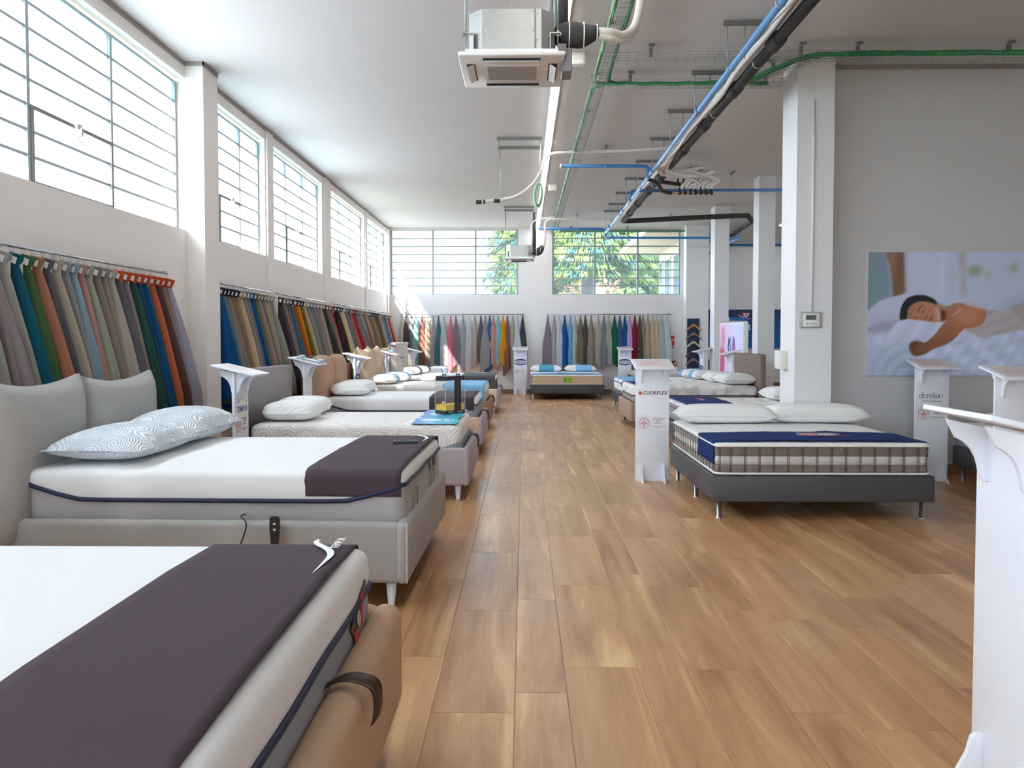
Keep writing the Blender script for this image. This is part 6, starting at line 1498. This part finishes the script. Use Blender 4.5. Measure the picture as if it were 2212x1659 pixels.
# ------------------------------------------------------------------ outdoors
struct(MB().box(-60, 60, -50, -6, -.35, -.2).box(-60, -4.1, -6, 28, -.35, -.2).box(-60, 60, 28.5, 110, -.35, -.2).box(11.4, 60, -6, 28.5, -.35, -.2).box(-4.1, 4.6, 22.8, 28.5, -.35, -.2).build('ground', mat('pale_paving', (.30, .31, .25), .9, var=.1, vscale=2)), 'pale paving outside')
def foliage(n, cx_, cy_, z0, z1, rad, seed, droop=1.0, size=.5):
    """drooping sprays: narrow leaflets hung in tiers"""
    rng = np.random.RandomState(seed); mb = MB(); v = []; f = []
    tiers = int((z1-z0)/.30)
    for k in range(n):
        tr = rng.randint(tiers); z = z0+(z1-z0)*(tr+.5)/tiers; rmax = rad*(1-.45*(z-z0)/(z1-z0))*rng.uniform(.55, 1)
        a = rng.uniform(0, 2*PI); r = rmax*rng.uniform(.25, 1)**.6; zz = z-.16*droop*r+rng.uniform(-.25, .25)
        p = np.array([cx_+r*math.cos(a), cy_+r*math.sin(a), zz])
        out = np.array([math.cos(a), math.sin(a), -.55*droop*rng.uniform(.5, 1.6)]); out /= np.linalg.norm(out)
        side = np.array([-math.sin(a), math.cos(a), rng.uniform(-.4, .4)]); s = size*rng.uniform(.4, 1)
        for j in range(5):
            q0 = p+side*(j-2)*s*.13+rng.uniform(-.03, .03, 3); tip = q0+out*s*rng.uniform(.5, .9)+np.array([0, 0, -.16*s*abs(j-2)])
            w_ = side*s*.075; i = len(v); v += [tuple(q0-w_), tuple(q0+w_), tuple(tip)]; f.append((i, i+1, i+2))
    mb.add(v, f); return mb
def leafmat(name, c1, c2):
    m = mat(name, c1, .6); nt = m.node_tree; n = nt.nodes; L = nt.links; b = n['Principled BSDF']
    g = n.new('ShaderNodeNewGeometry'); no = n.new('ShaderNodeTexNoise'); no.inputs['Scale'].default_value = 1.6; L.new(g.outputs['Position'], no.inputs[0])
    r = n.new('ShaderNodeValToRGB'); r.color_ramp.elements[0].position = .42; r.color_ramp.elements[0].color = c1; r.color_ramp.elements[1].position = .58; r.color_ramp.elements[1].color = c2
    L.new(no.outputs[0], r.inputs[0]); tl = n.new('ShaderNodeBsdfTranslucent'); L.new(r.outputs[0], tl.inputs[0]); mx = n.new('ShaderNodeMixShader'); mx.inputs[0].default_value = .3
    L.new(r.outputs[0], b.inputs['Base Color']); L.new(b.outputs[0], mx.inputs[1]); L.new(tl.outputs[0], mx.inputs[2]); L.new(mx.outputs[0], n['Material Output'].inputs[0]); return m
M_leafA = leafmat('cedar_green', (.010, .075, .085, 1), (.17, .27, .035, 1)); M_leafB = leafmat('shrub_green', (.06, .16, .06, 1), (.22, .34, .10, 1))  # cedar tones carry painted bluish shade and sunlit yellow-green
M_bark = mat('bark', (.07, .08, .085), .9, bump=.5, bscale=12)
def tree(label, x, y, z0, z1, rad, n, seed, trunk=.26, m=None, size=.55, z_tr=None):
    t = thing('cedar_tree', label, 'tree', (0, 0, 0), 0, 'conifers beyond the end windows')
    MB().tube([(x, y, -.2), (x+.05, y, (z_tr or z1)*.5), (x, y, z_tr or z1)], [trunk, trunk*.8, trunk*.25], 12).build('trunk', M_bark, t)
    rnd = random.Random(seed); q = MB()
    for k in range(16):
        a = rnd.uniform(0, 2*PI); z = rnd.uniform(z0-.6, z1-.8); r = rad*rnd.uniform(.4, .85); q.tube([(x, y, z), (x+r*.5*math.cos(a), y+r*.5*math.sin(a), z+.1), (x+r*math.cos(a), y+r*math.sin(a), z-.25)], [.05, .035, .012], 6)
    q.build('branches', M_bark, t); foliage(n, x, y, z0, z1, rad, seed, size=size).build('foliage', m or M_leafA, t, kind='stuff')
tree('big drooping conifer whose trunk shows in the tree window', 2.75, 36.0, 4.5, 13.5, 3.5, 15000, 5, .33)
tree('drooping conifer filling the corner side of the tree window', .3, 40.5, 4.0, 13.0, 3.2, 12000, 11, .25)
tree('dark conifer standing before the projecting wing', 5.9, 40.5, 3.5, 11, 2.2, 6000, 21, .2)
t = thing('shrub', 'light green shrub at the foot of the tree window', 'shrub', (0, 0, 0)); foliage(700, 4.2, 33, 1.6, 3.4, 1.3, 31, .4, .35).build('foliage', M_leafB, t, kind='stuff'); MB().tube([(4.2, 33, -.2), (4.2, 33, 2.5)], .05, 8).build('stem', M_bark, t)
hs_ = thing('house', 'distant house with a terracotta tiled roof seen under the trees', 'building', (8.5, 62, 0))
MB().box(-9, 7, 0, 9, -.2, 4.2).build('wall', mat('house_cream', (.66, .52, .42), .8), hs_)
MB().prism([(-9.6, 4.1), (7.6, 4.1), (5.2, 6.4), (-5, 6.4)], -.6, 9.6, 'y').build('roof', mat('terracotta', (.50, .18, .10), .8, var=.2, vscale=3), hs_)
for k in range(5): MB().box(-7.6+k*2.9, -6.6+k*2.9, -.03, 0, 1.2, 2.9).build('window', mat('house_window', (.10, .09, .09), .3), hs_)
fn = thing('garden_wall', 'long white boundary wall behind the trees', 'wall', (0, 0, 0)); MB().box(-14, 9, 48, 48.25, -.2, 2.9).build('wall_body', mat('boundary_white', (.74, .74, .74), .8), fn)
struct(MB().box(-4.2, 5, -11.5, -5.4, 3.35, 3.5).build('sun_block_slab', mat('sun_block_grey', (.30, .32, .36), .8)), 'unseen slab added to block sun behind the viewer')  # unseen slab added to keep direct sun out of the front opening
# projecting wing
wg = struct(MB().box(4.6, 4.66, YB+.3, 28.3, -.2, 4.35).box(3.3, 4.6, YB+.3, 28.6, 4.35, 4.5).build('wall_wing', mat('wing_cream', (.42, .38, .30), .8)), 'projecting wing and eave outside the tree window')
for k, (a, b) in enumerate(((23.2, 24.0), (24.5, 25.4), (26.0, 27.0), (27.4, 28.1))):
    t = bpy.data.objects.new('window_%d' % (11+k), None); COL.objects.link(t); struct(t, 'tall aluminium window of the projecting wing')
    MB().box(4.56, 4.6, a, b, 1.0, 4.05).build('frame', M_galv, t); MB().box(4.55, 4.56, a+.08, b-.08, 1.08, 3.97).build('pane', mat('wing_glass', (.10, .16, .20), .1), t)
